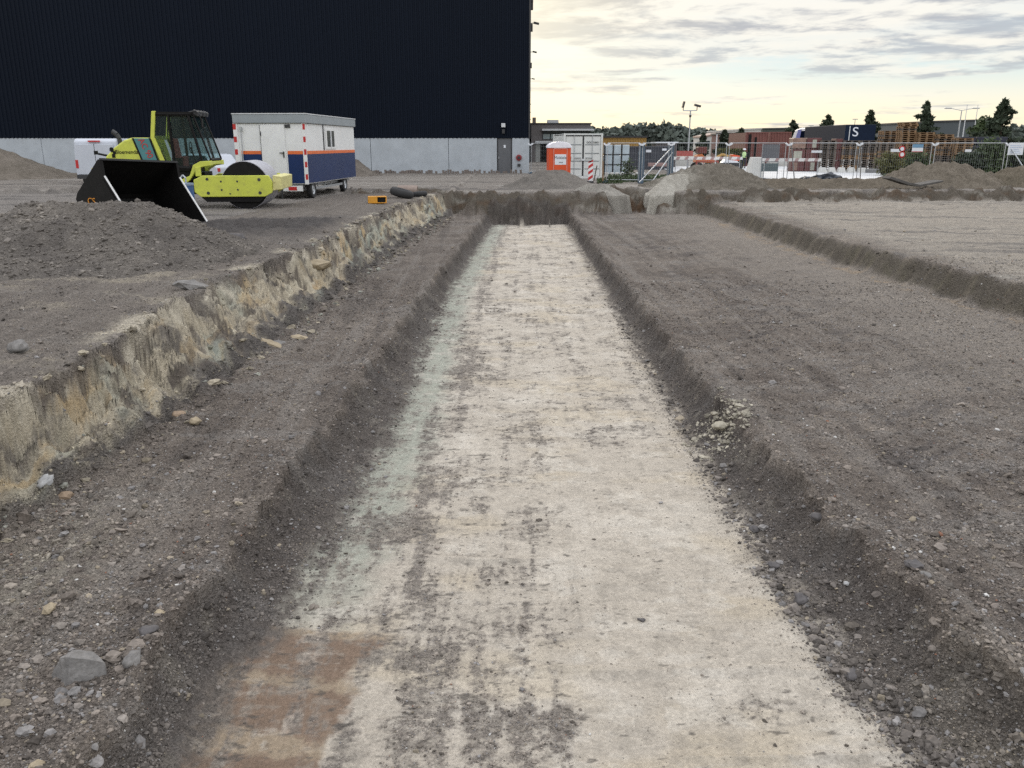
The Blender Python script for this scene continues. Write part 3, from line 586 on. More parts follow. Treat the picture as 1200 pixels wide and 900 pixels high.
M_STONEW = mat('pale_stone', (0.36, 0.36, 0.36), 0.9, 0, 0.15, 9, 0.006, 25, 0.2)
M_ASPH = mat('broken_asphalt', (0.10, 0.095, 0.09), 0.95, 0, 0.3, 6, 0.01, 30, 0.2)
def glass_mat(name, col, rough=0.08, alpha=None):
    m = mat(name, col, rough, 0, 0.1, 1.0, spec=0.6); return m
M_GLASS = mat('dark_tinted_glass', (0.018, 0.028, 0.034), 0.25, 0, 0.1, 1.0, spec=0.25)
M_WIN = glass_mat('window_glass', (0.16, 0.22, 0.25))
def clear_glass(name, tint, mixf):
    m = bpy.data.materials.new(name); m.use_nodes = True; t = m.node_tree; b = t.nodes['Principled BSDF']
    b.inputs['Base Color'].default_value = (0.02, 0.035, 0.035, 1); b.inputs['Roughness'].default_value = 0.05
    n = t.nodes.new('ShaderNodeTexNoise'); n.inputs['Scale'].default_value = 2.0
    tr = t.nodes.new('ShaderNodeBsdfTransparent'); tr.inputs[0].default_value = (*tint, 1)
    mp = t.nodes.new('ShaderNodeMath'); mp.operation = 'MULTIPLY_ADD'; mp.inputs[1].default_value = 0.08; mp.inputs[2].default_value = mixf
    t.links.new(n.outputs[0], mp.inputs[0])
    mx = t.nodes.new('ShaderNodeMixShader'); t.links.new(mp.outputs[0], mx.inputs[0]); t.links.new(tr.outputs[0], mx.inputs[1]); t.links.new(b.outputs[0], mx.inputs[2])
    t.links.new(mx.outputs[0], t.nodes['Material Output'].inputs[0]); return m
M_CABG = clear_glass('cab_glass', (0.80, 0.90, 0.90), 0.14)
def stripes_mat(name, a, b_, ang, scale):
    m = mat(name, a, 0.5); t = m.node_tree; p = t.nodes['Principled BSDF']
    tcn = t.nodes.new('ShaderNodeTexCoord'); mp = t.nodes.new('ShaderNodeMapping'); mp.inputs['Rotation'].default_value = ang
    w = t.nodes.new('ShaderNodeTexWave'); w.inputs['Scale'].default_value = scale; w.bands_direction = 'X'
    r = t.nodes.new('ShaderNodeValToRGB'); r.color_ramp.interpolation = 'CONSTANT'; r.color_ramp.elements[0].color = (*a, 1); r.color_ramp.elements[1].position = 0.5; r.color_ramp.elements[1].color = (*b_, 1)
    t.links.new(tcn.outputs['Object'], mp.inputs[0]); t.links.new(mp.outputs[0], w.inputs['Vector']); t.links.new(w.outputs[0], r.inputs[0]); t.links.new(r.outputs[0], p.inputs['Base Color']); return m

# ------------------------------------------------------------------ dark warehouse
wr = thing('warehouse', 'huge dark navy ribbed warehouse on a pale concrete plinth', 'warehouse', (1.25, 61.4, 0), rad(-1.17))
WH, WD, WL, PH = 14.5, 80.0, 72.0, 2.42
def ribbed(x0, x1, z0, z1, pitch=0.30, dep=0.045):
    b = MB(); n = int((x1 - x0) / pitch); pr = []
    for i in range(n + 1):
        a = x0 + i * (x1 - x0) / (n + 1); w = (x1 - x0) / (n + 1)
        pr += [(a, 0), (a + w * 0.45, 0), (a + w * 0.55, -dep), (a + w * 0.92, -dep)]
    pr.append((x1, 0)); m = len(pr)
    b.add([(u, v, z0) for u, v in pr] + [(u, v, z1) for u, v in pr], [(i, i + 1, i + 1 + m, i + m) for i in range(m - 1)])
    return b
ribbed(-WL, 0, PH, WH).build('cladding', M_CLAD, wr)
b = MB(); b.bb(-WL, -0.06, 0.06, WD, PH, WH - 0.05); b.build('side_wall', M_CLAD, wr)
MB().bb(-0.07, 0.05, -0.06, 0.06, PH - 0.02, WH).build('corner_trim', M_DARK, wr)
MB().bb(-WL, 0.02, -0.05, WD, WH, WH + 0.15).build('roof', M_DARK, wr)
MB().bb(-WL, -0.05, 0.30, WD, -0.3, PH - 0.03).build('base_wall', M_CONC, wr)
px2x = lambda px: XY(px, 61.4, 1.2) - 1.25
dx0, dx1 = px2x(583), px2x(599.5)
seams = [0.0, dx1 + 0.03, None, dx0 - 0.03, px2x(525.6), px2x(434)]
panels = [(dx1 + 0.03, 0.0), (px2x(525.6), dx0 - 0.03), (px2x(434), px2x(525.6))]
a = px2x(434)
while a > -WL: panels.append((a - 5.95, a)); a -= 5.95
for p0, p1 in panels: MB().bb(p0 + 0.015, p1 - 0.015, 0.0, 0.30, -0.2, PH).build('concrete_panel', M_CONC, wr, 0.012)
dr = MB().bb(dx0, dx1, 0.06, 0.14, 0.0, PH - 0.02).build('door', M_GREYDOOR, wr)
fr = MB(); fr.bb(dx0 - 0.028, dx0 + 0.04, 0.03, 0.2, 0, PH - 0.02); fr.bb(dx1 - 0.04, dx1 + 0.028, 0.03, 0.2, 0, PH - 0.02); fr.build('frame', M_DARK, dr)
MB().bb(dx0 + 0.08, dx0 + 0.12, 0.0, 0.055, 1.0, 1.15).build('handle', M_STEEL, dr)
MB().bb((dx0 + dx1) / 2 - 0.06, (dx0 + dx1) / 2 + 0.08, 0.048, 0.058, 1.75, 1.95).build('notice', M_SIGN, dr)
lx = px2x(590); lp = MB().bb(lx - 0.14, lx + 0.14, -0.28, -0.06, 3.15, 3.42).build('wall_lamp', M_TRIM, wr, 0.02)
MB().bb(lx - 0.10, lx + 0.10, -0.2, -0.06, 2.72, 3.02).build('junction_box', M_DARK, wr, 0.01)
hx = px2x(608)
hr = MB().lathe([(0.0, -0.13), (0.12, -0.13), (0.21, -0.11), (0.21, -0.005)], 'y', (hx, 0, 1.08)).build('hose_reel', mat('dull_red', (0.22, 0.02, 0.025), 0.6), wr)
MB().lathe([(0.0, -0.15), (0.10, -0.15), (0.10, -0.13)], 'y', (hx, 0, 1.08), 14).build('hub', M_DARK, hr)
MB().bb(hx - 0.10, hx + 0.12, -0.14, -0.005, 0.48, 0.66).build('hydrant_box', M_DARK, wr, 0.02)
for (Yd, zz_, k) in ((0.5, 11.4, 0), (2.2, 11.15, 0), (12, 11.5, 1), (9, 10.55, 0), (34, 11.5, 1), (34, 9.9, 0), (72, 11.5, 1), (60, 7.3, 2), (62, 6.3, 2), (64, 5.4, 2)):
    if k == 0: MB().bb(-0.06, 0.20, Yd, Yd + 0.35, zz_, zz_ + 0.55).build('floodlight', M_DARK, wr, 0.02)
    elif k == 1:
        q = MB(); q.tube((-0.05, Yd, zz_), (0.35, Yd, zz_ + 0.05), 0.03); q.box((0.5, Yd, zz_ + 0.02), (0.45, 0.3, 0.14), Matrix.Rotation(rad(12), 3, 'Y')); q.build('floodlight', M_DARK, wr)
    else: MB().bb(-0.05, 0.16, Yd, Yd + 0.2, zz_, zz_ + 0.1).build('floodlight', M_DARK, wr)
# low line of old paving bricks along the foot of the wall
b = MB()
for i in range(150):
    x_ = -26 + i * 0.172
    if random.random() < 0.12: continue
    h_ = 0.12 + random.random() * 0.16
    b.box((1.0 + x_, 60.6 + 0.02 * random.random() - x_ * 0.02, h_ / 2 - 0.03), (0.12 + random.random() * 0.05, 0.22, h_ + 0.06), Matrix.Rotation(random.uniform(-.12, .12), 3, 'Y'))
tag(b.build('brick_edging', M_BRICK), 'low dark row of upright bricks along the foot of the concrete wall', 'edging')

# ------------------------------------------------------------------ road roller
RX, RY = atZ(293, 243, 0)[:2]
RY += 0.35
roller = thing('road_roller', 'lime yellow road roller with black cab and smooth steel drum', 'roller', (RX, RY, gz(RX, RY) - 0.02), rad(6))
dw = 1.02
b = MB(); b.lathe([(0.0, -dw), (0.68, -dw), (0.75, -dw + 0.02), (0.75, dw - 0.02), (0.68, dw), (0.0, dw)], 'y', (0, 0, 0.75), 56); d_ = b.build('drum', M_DRUM, roller)
MB().lathe([(0.0, -dw - 0.012), (0.72, -dw - 0.012), (0.735, -dw - 0.004)], 'y', (0, 0, 0.75), 40).build('drum_recess_shade', M_BLACK, d_)  # flat black disc stands in for the dark recess of the drum end
for s in (-1, 1):
    b = MB(); b.prism([(-1.36, 0.40), (-1.54, 0.55), (-1.54, 0.93), (-1.26, 1.06), (0.78, 1.06), (0.88, 0.86), (0.86, 0.52), (0.62, 0.40)], 'y', s * (dw + 0.05), s * (dw + 0.16))
    sp_ = b.build('side_frame', M_YEL, roller, 0.02)
    q = MB()
    for bx_, bz_, r_ in ((-1.12, .95, .045), (-1.12, .52, .05), (.48, .93, .05), (.48, .52, .05), (-.7, .88, .03), (-.2, .88, .03), (-.7, .62, .03), (-.2, .62, .03), (-.45, .5, .025)):
        MB().lathe([(0, s * 0.005), (r_, s * 0.005), (r_, -s * 0.02)], 'y', (bx_, s * (dw + 0.165), bz_), 10).build('bolt', M_DARK, sp_)
    b = MB(); b.prism([(-1.2, 0.24), (0.45, 0.24), (0.62, 0.395), (-1.36, 0.395)], 'y', s * (dw + 0.03), s * (dw + 0.10)); b.build('scraper_bar', M_BLACK, roller)
b = MB(); b.prism([(0.86, 0.58), (1.16, 0.62), (1.18, 1.02), (0.90, 1.06)], 'y', -dw - 0.10, dw + 0.10); b.build('front_crossbeam', M_YELW, roller, 0.02)
# articulation, fender and chassis
b = MB(); b.prism([(-2.45, 0.85), (-1.75, 1.05), (-1.55, 1.38), (-1.20, 1.50), (-0.75, 1.52), (-0.75, 1.36), (-1.15, 1.32), (-1.45, 1.2), (-1.75, 0.92), (-2.3, 0.65)], 'y', -0.98, -0.62)
b.prism([(-2.45, 0.85), (-1.75, 1.05), (-1.55, 1.38), (-1.20, 1.50), (-0.75, 1.52), (-0.75, 1.36), (-1.15, 1.32), (-1.45, 1.2), (-1.75, 0.92), (-2.3, 0.65)], 'y', 0.62, 0.98)
b.bb(-1.45, -1.2, -1.05, -0.95, 1.03, 1.32); b.bb(-1.15, -0.76, -0.6, 0.6, 1.38, 1.50); b.build('fender', M_YEL, roller, 0.015)
b = MB(); b.bb(-4.9, -1.2, -0.5, 0.5, 0.45, 1.15); b.bb(-1.9, -1.5, -0.8, 0.8, 0.5, 1.0); b.tube((-1.75, -0.85, 0.9), (-1.3, -0.85, 1.1), 0.05); b.build('chassis', M_BLACK, roller, 0.02)
# hood
hood_p = [(-5.25, 1.55), (-5.20, 1.66), (-4.85, 1.95), (-4.45, 2.18), (-4.15, 2.26), (-3.50, 2.26), (-3.25, 1.50), (-3.0, 0.95), (-4.9, 0.95), (-5.25, 1.1)]
b = MB(); b.prism(hood_p, 'y', -0.82, 0.82); hood = b.build('hood', M_YEL, roller, 0.05, segs=3)
q = MB(); q.prism([(-4.08, 2.24), (-3.50, 2.24), (-3.05, 1.05), (-3.62, 1.05)], 'y', -0.832, -0.822); st_ = q.build('stripe', M_TEAL, hood)
q = MB()
for o_ in (-4.14, -3.50): q.prism([(o_, 2.25), (o_ + .07, 2.25), (o_ + .52, 1.05), (o_ + .45, 1.05)], 'y', -0.835, -0.823)
q.build('stripe_edge', M_BLACK, hood)
for s in (-1, 1):
    for i in range(4): MB().bb(-4.95 + i * 0.35, -4.75 + i * .35, s * 0.82, s * 0.83, 1.44, 1.50).build('vent', M_BLACK, hood)
FRONT = Matrix.Rotation(rad(90), 4, 'X')
lettering('AC 90', 0.30, M_RED, roller, Matrix.Translation((-3.66, -0.838, 1.92)) @ FRONT @ Matrix.Rotation(rad(-66), 4, 'Z'), sx=0.92)
lettering('Bloemendal', 0.20, M_BLACK, roller, Matrix.Translation((-4.38, -0.826, 1.80)) @ FRONT, sx=0.9)
lettering('SLOOP- EN GRONDWERK', 0.07, M_DARK, roller, Matrix.Translation((-4.32, -0.826, 1.95)) @ FRONT, sx=0.9) if False else None
q = MB(); q.lathe([(0.0, 0), (0.085, 0), (0.085, 0.01)], 'y', (-4.95, -0.832, 1.88), 7); q.lathe([(0.0, 0), (0.07, 0), (0.07, 0.01)], 'y', (-4.86, -0.832, 1.78), 5); q.bb(-4.96, -4.84, -0.832, -0.822, 1.62, 1.74); q.build('emblem', M_BLACK, hood)
b = MB(); b.path([(-4.75, -0.45, 1.9), (-4.76, -0.45, 2.22), (-4.84, -0.45, 2.36), (-5.0, -0.45, 2.46)], 0.085, 10); b.build('exhaust', M_DARK, roller, smooth=False)
b = MB(); b.tube((-5.6, -0.6, 1.75), (-5.1, -0.6, 1.66), 0.035); b.box((-5.65, -0.6, 1.78), (0.12, 0.1, 0.12)); b.build('mirror_arm', M_BLACK, roller)
# cab
cz0, cz1 = 1.22, 3.06
def cabside(s):
    y0 = s * 0.80
    b = MB()
    # black frame bars: rear, B-pillar, front pillar, sill, top
    def bar(p, q, w=0.08): b.tube((p[0], y0, p[1]), (q[0], y0, q[1]), w / 2 * 1.2, None, 6)
    bar((-3.20, 3.0), (-3.32, 2.25)); bar((-3.32, 2.25), (-2.78, 1.35)); bar((-2.52, 3.0), (-2.46, 1.3), 0.12); bar((-1.62, 3.02), (-1.18, 1.55), 0.11)
    bar((-2.78, 1.30), (-1.75, 1.25), 0.16); bar((-1.75, 1.25), (-1.18, 1.55), 0.13); bar((-3.2, 3.0), (-1.5, 3.0), 0.10)
    return b
b = MB()
for s in (-1, 1):
    c_ = cabside(s); b.add(c_.v, c_.f)
b.bb(-3.2, -1.45, -0.84, 0.84, 2.98, 3.08); b.bb(-2.9, -1.6, -0.78, 0.78, 0.95, 1.25)
b.tube((-0.78, -0.72, 1.55), (-1.42, -0.72, 3.0), 0.045, None, 6); b.tube((-0.78, 0.72, 1.55), (-1.42, 0.72, 3.0), 0.045, None, 6); b.tube((-0.8, -0.72, 1.55), (-0.8, 0.72, 1.55), 0.05, None, 6)
b.bb(-2.75, -2.3, -0.35, 0.35, 1.25, 1.6)
cab = b.build('cab', M_BLACK, roller)
b = MB()
for s in (-1, 1):
    b.prism([(-3.42, 2.28), (-3.24, 3.10), (-3.06, 3.10), (-3.24, 2.28), (-2.72, 1.20), (-2.95, 1.20)], 'y', s * 0.77, s * 0.86)
b.bb(-3.40, -3.30, -0.77, 0.77, 2.20, 2.32); b.build('cab_pillar', M_YEL, roller, 0.01)
b = MB()
for s in (-1, 1):
    y0 = s * 0.79
    b.prism([(-3.16, 2.95), (-3.26, 2.25), (-2.76, 1.42), (-2.5, 1.42), (-2.54, 2.95)], 'y', y0 - 0.004, y0 + 0.004)
    b.prism([(-2.48, 2.95), (-2.42, 1.38), (-1.78, 1.32), (-1.24, 1.58), (-1.62, 2.95)], 'y', y0 - 0.004, y0 + 0.004)
    b.prism([(-1.56, 2.95), (-1.16, 1.58), (-0.80, 1.58), (-1.38, 2.95)], 'y', s * 0.74 - 0.004, s * 0.74 + 0.004)
b.add([(-0.79, -0.7, 1.58), (-0.79, 0.7, 1.58), (-1.40, 0.7, 2.95), (-1.40, -0.7, 2.95)], [(0, 1, 2, 3)])
b.build('cab_glass', M_CABG, roller)
b = MB(); b.bb(-2.65, -2.2, -0.25, 0.25, 1.25, 1.65); b.prism([(-2.7, 1.6), (-2.5, 1.6), (-2.6, 2.25), (-2.75, 2.25)], 'y', -0.25, 0.25); b.build('seat', mat('red_seat_fabric', (0.22, 0.05, 0.05), 0.9, 0, 0.6, 12), roller, 0.03)
b = MB(); b.tube((-1.7, 0, 1.3), (-1.95, 0, 1.95), 0.04); b.lathe([(0.17, -0.02), (0.20, 0), (0.17, 0.02)], 'x', (-1.95, 0, 1.95), 16); b.build('steering_wheel', M_BLACK, roller)
b = MB()
for s in (-0.6, -0.2, 0.2, 0.6): b.box((-1.30, s, 3.06), (0.2, 0.2, 0.14), Matrix.Rotation(rad(20), 3, 'Y'))
b.path([(-1.65, -0.8, 3.05), (-1.25, -0.78, 3.12), (-1.05, -0.75, 2.98)], 0.025, 6); b.build('work_lamp_bar', M_DARK, roller)
b = MB(); b.path([(-1.1, -0.8, 2.95), (-0.95, -0.95, 2.85)], 0.018, 6); b.box((-0.93, -0.98, 2.72), (0.05, 0.16, 0.28)); b.build('mirror', M_BLACK, roller)
for s in (-1, 1):
    b = MB(); b.lathe([(0.30, -0.22), (0.62, -0.25), (0.74, -0.19), (0.76, 0), (0.74, 0.19), (0.62, 0.25), (0.30, 0.22)], 'y', (-4.1, s * 0.74, 0.75), 32); w_ = b.build('wheel', M_RUBBER, roller)
    MB().lathe([(0.0, -0.16), (0.3, -0.2), (0.33, 0), (0.3, 0.2), (0, 0.16)], 'y', (-4.1, s * 0.74, 0.75), 20).build('rim', M_YEL, w_)

def squeeze(x): return x if x > -0.5 else (-1.05 + (x + 0.78) * 0.66 if x > -3.42 else -2.79 + (x + 3.42) * 0.80)
def squz(z): return z if z < 1.3 else 1.3 + (z - 1.3) * 0.945
for o_ in [o_ for o_ in bpy.data.objects if o_.type == 'MESH' and (o_.parent == roller or (o_.parent and o_.parent.parent == roller))]:
    nm_ = o_.name.split('.')[0]
    if nm_ in ('drum', 'drum_recess_shade', 'side_frame', 'bolt', 'scraper_bar', 'front_crossbeam', 'rim'): continue
    if nm_ == 'lettering': o_.location.x = squeeze(o_.location.x); o_.location.z = squz(o_.location.z); o_.scale = [k * 0.86 for k in o_.scale]; continue
    if nm_ == 'wheel':
        o_.location.x += 0.72; continue
    for v_ in o_.data.vertices: v_.co.x = squeeze(v_.co.x); v_.co.z = squz(v_.co.z)
# blue drum with lifting eye next to the bucket
p = atY(217, 232, 24.3); p.z = gz(p.x, p.y)
bd = thing('steel_drum', 'blue steel drum with a lifting eye between bucket and roller', 'drum', p)
MB().lathe([(0, 0), (0.26, 0), (0.27, 0.03), (0.26, 0.3), (0.272, 0.32), (0.26, 0.34), (0.26, 0.86), (0.275, 0.88)], 'z', n=28).build('body', M_BLUEDRUM, bd, smooth=False)
MB().lathe([(0.275, 0.88), (0.27, 0.94), (0.0, 0.96)], 'z', n=28).build('lid', mat('pale_blue_lid', (0.16, 0.21, 0.28), 0.5), bd)
MB().path([(-0.07, 0, 0.95), (-0.07, 0, 1.08), (0, 0, 1.16), (0.07, 0, 1.08), (0.07, 0, 0.95)], 0.025, 8).build('lifting_eye', M_STEEL, bd)

# ------------------------------------------------------------------ loader bucket
al = rad(-28)
fx, fy = math.cos(al), math.sin(al); lx_, ly_ = -fy, fx          # forward, left(=away)
apr = Vector((-8.36, 21.33, 1.57))
bk = thing('loader_bucket', 'big black loader bucket with worn shiny edges half behind the gravel mound', 'bucket', (apr.x, apr.y, 0), al)
W2 = 2.1
side = [(-0.06, 1.57), (0.03, 1.57), (0.06, 1.20), (0.98, 0.0), (0.60, -0.03), (-0.2, -0.03), (-0.62, 0.10), (-0.92, 0.36), (-1.03, 0.66), (-0.95, 0.80)]
# local y: 0 = far(right in photo) plate ... camera-left plate sits at -W2; left plate stands about 0.1 higher
def lift(yv): return 0.10 * (-yv / W2)
def shell_pts(yv): return [(u, yv, v + lift(yv)) for u, v in side]
for yv in (0.0, -W2):
    b = MB(); n_ = len(side); t_ = 0.035
    b.add([(u, yv - t_, v + lift(yv)) for u, v in side] + [(u, yv + t_, v + lift(yv)) for u, v in side], [tuple(range(n_)), tuple(range(2 * n_ - 1, n_ - 1, -1))] + [(i, i + n_, (i + 1) % n_ + n_, (i + 1) % n_) for i in range(n_)])
    sp_ = b.build('side_plate', M_BLACK, bk, 0.008)
    q = MB(); q.tube((0.065, yv, 1.20 + lift(yv)), (0.985, yv, 0.0 + lift(yv)), 0.024, None, 6); q.build('wear_edge', M_SHINE, sp_)
    q = MB(); yo = yv - 0.045
    q.add([(0.00, yo, 1.02 + lift(yv)), (0.05, yo, 1.14 + lift(yv)), (0.93, yo, 0.0 + lift(yv)), (0.60, yo, -0.02 + lift(yv))], [(0, 1, 2, 3)]); q.build('doubler_plate', M_BLACK, sp_)
b = MB()
back = [(0.03, 1.57), (-0.03, 1.57), (-0.93, 0.78), (-0.99, 0.66), (-0.89, 0.38), (-0.60, 0.13), (-0.2, 0.0), (0.60, 0.0), (0.98, 0.02)]
inn = [(u + 0.0, v - 0.03) if i > 1 else (u, v) for i, (u, v) in enumerate(back)]
m_ = len(back)
b.add([(u, -W2 + 0.036, v + lift(-W2)) for u, v in back] + [(u, -0.036, v) for u, v in back], [(i, i + 1, i + 1 + m_, i + m_) for i in range(m_ - 1)])
o = b.build('shell', M_BLACK, bk); md = o.modifiers.new('solid', 'SOLIDIFY'); md.thickness = 0.03; md.offset = 0
b = MB(); b.add([(-0.05, -W2, 1.60 + lift(-W2)), (0.05, -W2, 1.60 + lift(-W2)), (0.05, 0, 1.60), (-0.05, 0, 1.60), (-0.05, -W2, 1.555 + lift(-W2)), (0.05, -W2, 1.555 + lift(-W2)), (0.05, 0, 1.555), (-0.05, 0, 1.555)], [(0, 1, 2, 3), (7, 6, 5, 4), (0, 4, 5, 1), (1, 5, 6, 2), (2, 6, 7, 3), (3, 7, 4, 0)])
b.build('top_bar', M_DARK, bk)
b = MB(); b.bb(0.95, 1.10, -W2, 0, 0.005, 0.04); b.build('cutting_edge', M_SHINE, bk)
lettering('CS', 0.22, M_ORLET, bk, Matrix.Translation((-0.45, -W2 - 0.045, 0.72)) @ FRONT, sx=1.1)

# ------------------------------------------------------------------ site cabin on wheels
tr_rz = rad(-4.5)
TX, TY = -7.66, 31.9
cb = thing('site_cabin', 'white and navy site cabin on wheels with an orange band', 'site trailer', (TX, TY, gz(TX, TY) * 0.3), tr_rz)
CW, CL, Z0, Z1, ZB = 2.60, 7.0, 0.56, 2.74, 1.64
MB().bb(-CW, 0, 0, CL, Z0, Z1).build('body', M_WHITE, cb, 0.02)
# grey roof frame
b = MB(); b.bb(-CW - 0.07, 0.07, -0.07, CL + 0.07, Z1 + 0.003, Z1 + 0.32); rf = b.build('roof', M_GREYROOF, cb, 0.02)
MB().bb(-CW - 0.085, 0.085, -0.085, CL + 0.085, Z1 + 0.322, Z1 + 0.355).build('roof_edge', M_TRIM, rf)
# navy panels and orange bands: front (local y=0) and right side (local x=0)
dA0, dA1 = -1.66, -0.74      # door between
for (x0, x1) in ((-CW + 0.16, dA0 - 0.02), (dA1 + 0.06, -0.10)):
    q = MB().bb(x0, x1, -0.014, -0.002, Z0 + 0.03, ZB).build('lower_panel', M_NAVY, cb)
    MB().bb(x0, x1, -0.016, -0.003, ZB + 0.002, ZB + 0.12).build('band', M_ORANGE, q)
q = MB().bb(0.002, 0.014, 0.10, CL - 0.05, Z0 + 0.03, ZB).build('lower_panel', M_NAVY, cb)
MB().bb(0.003, 0.016, 0.10, CL - 0.05, ZB + 0.002, ZB + 0.12).build('band', M_ORANGE, q)
dr = MB().bb(dA0, dA1, -0.035, -0.002, Z0 + 0.02, Z1 - 0.05).build('door', M_WHITE, cb, 0.006)
q = MB(); q.bb(dA1 - 0.10, dA1 - 0.06, -0.06, -0.035, 1.52, 1.74); q.box((dA1 - 0.15, -0.07, 1.69), (0.16, 0.03, 0.03)); q.build('handle', M_DARK, dr)
q = MB(); q.bb(dA0 - 0.012, dA0 + 0.002, -0.04, -0.002, Z0 + 0.02, Z1 - 0.05); q.bb(dA0 + 0.0, dA0 + 0.03, -0.06, -0.03, 2.3, 2.45); q.build('hinge', M_DARK, dr)
q = MB(); q.tube((-CW + 0.22, -0.06, 0.9), (-CW + 0.22, -0.06, 2.5), 0.02); q.box((-CW + 0.22, -0.07, 2.55), (0.08, 0.08, 0.14)); q.build('down_pipe', M_STEEL, cb)
MB().bb(-0.72, -0.52, -0.03, -0.002, 2.58, 2.70).build('vent', M_DARK, cb)
for x_ in (-CW + 0.0, -0.0):
    q = MB().bb(x_ - 0.085 if x_ < -1 else x_ - 0.09, x_ + 0.085 if x_ < -1 else x_ + 0.022, -0.022, 0.09 if x_ < -1 else 0.10, Z0 - 0.01, Z1).build('corner_post', M_WHITE, cb)
    for k in range(5):
        z_ = 0.72 + k * 0.45
        MB().bb(x_ - 0.087 if x_ < -1 else x_ - 0.05, x_ + 0.03 if x_ < -1 else x_ + 0.0245, -0.0245, 0.04, z_, z_ + 0.2).build('red_marking', M_RED, q)
wn_ = MB().bb(0.002, 0.03, 2.55, 3.95, 1.82, 2.60).build('window', M_WHITE, cb)
MB().bb(0.03, 0.034, 2.75, 3.75, 1.9, 2.52).build('pane', M_GLASS, wn_)
q = MB(); q.bb(0.034, 0.05, 3.18, 3.32, 1.9, 2.52); q.build('mullion', M_TRIM, wn_)
q = MB().bb(0.002, 0.03, 2.28, 2.34, ZB + 0.13, Z1).build('joint_strip', M_DARK, cb)
b = MB(); b.bb(-CW + 0.3, -0.25, 0.12, 0.2, 0.42, 0.55); b.bb(-CW + 0.35, -CW + 0.45, 0.1, CL - 0.1, 0.42, 0.55); b.bb(-0.4, -0.3, 0.1, CL - 0.1, 0.42, 0.55)
for yy in (0.9, 5.4): b.bb(-CW + 0.1, -0.1, yy - 0.05, yy + 0.05, 0.28, 0.42)
for yy in (1.6, 2.5, 3.4): b.bb(-0.14, -0.10, yy, yy + 0.04, 0.36, 0.56)
b.box((-0.12, 3.1, 0.36), (0.05, 4.4, 0.09)); b.build('chassis', M_STEEL, cb)
lb = MB().bb(-0.95, -0.2, -0.02, 0.03, 0.30, 0.50).build('light_board', M_WHITE, cb)
MB().bb(-0.74, -0.42, -0.03, -0.021, 0.33, 0.46).build('tail_light', M_RED, lb)
for x_ in (-0.16, -CW + 0.16):
    for yy in (0.9, 5.4):
        b = MB(); b.lathe([(0.19, -0.09), (0.30, -0.10), (0.335, -0.07), (0.34, 0.0), (0.335, 0.07), (0.30, 0.10), (0.19, 0.09)], 'x', (x_, yy, 0.335), 28); w_ = b.build('wheel', M_RUBBER, cb)
        MB().lathe([(0.0, 0.05), (0.06, 0.08), (0.16, 0.05), (0.20, 0.085), (0.195, -0.085), (0, -0.05)], 'x', (x_, yy, 0.335), 20).build('rim', M_STEEL, w_)
b = MB(); b.tube((-1.0, -0.02, 0.5), (-1.9, -0.9, 0.45), 0.035); b.tube((-1.0, -0.02, 0.5), (-1.0, -0.02, 0.0), 0.025); b.build('drawbar', M_DARK, cb)

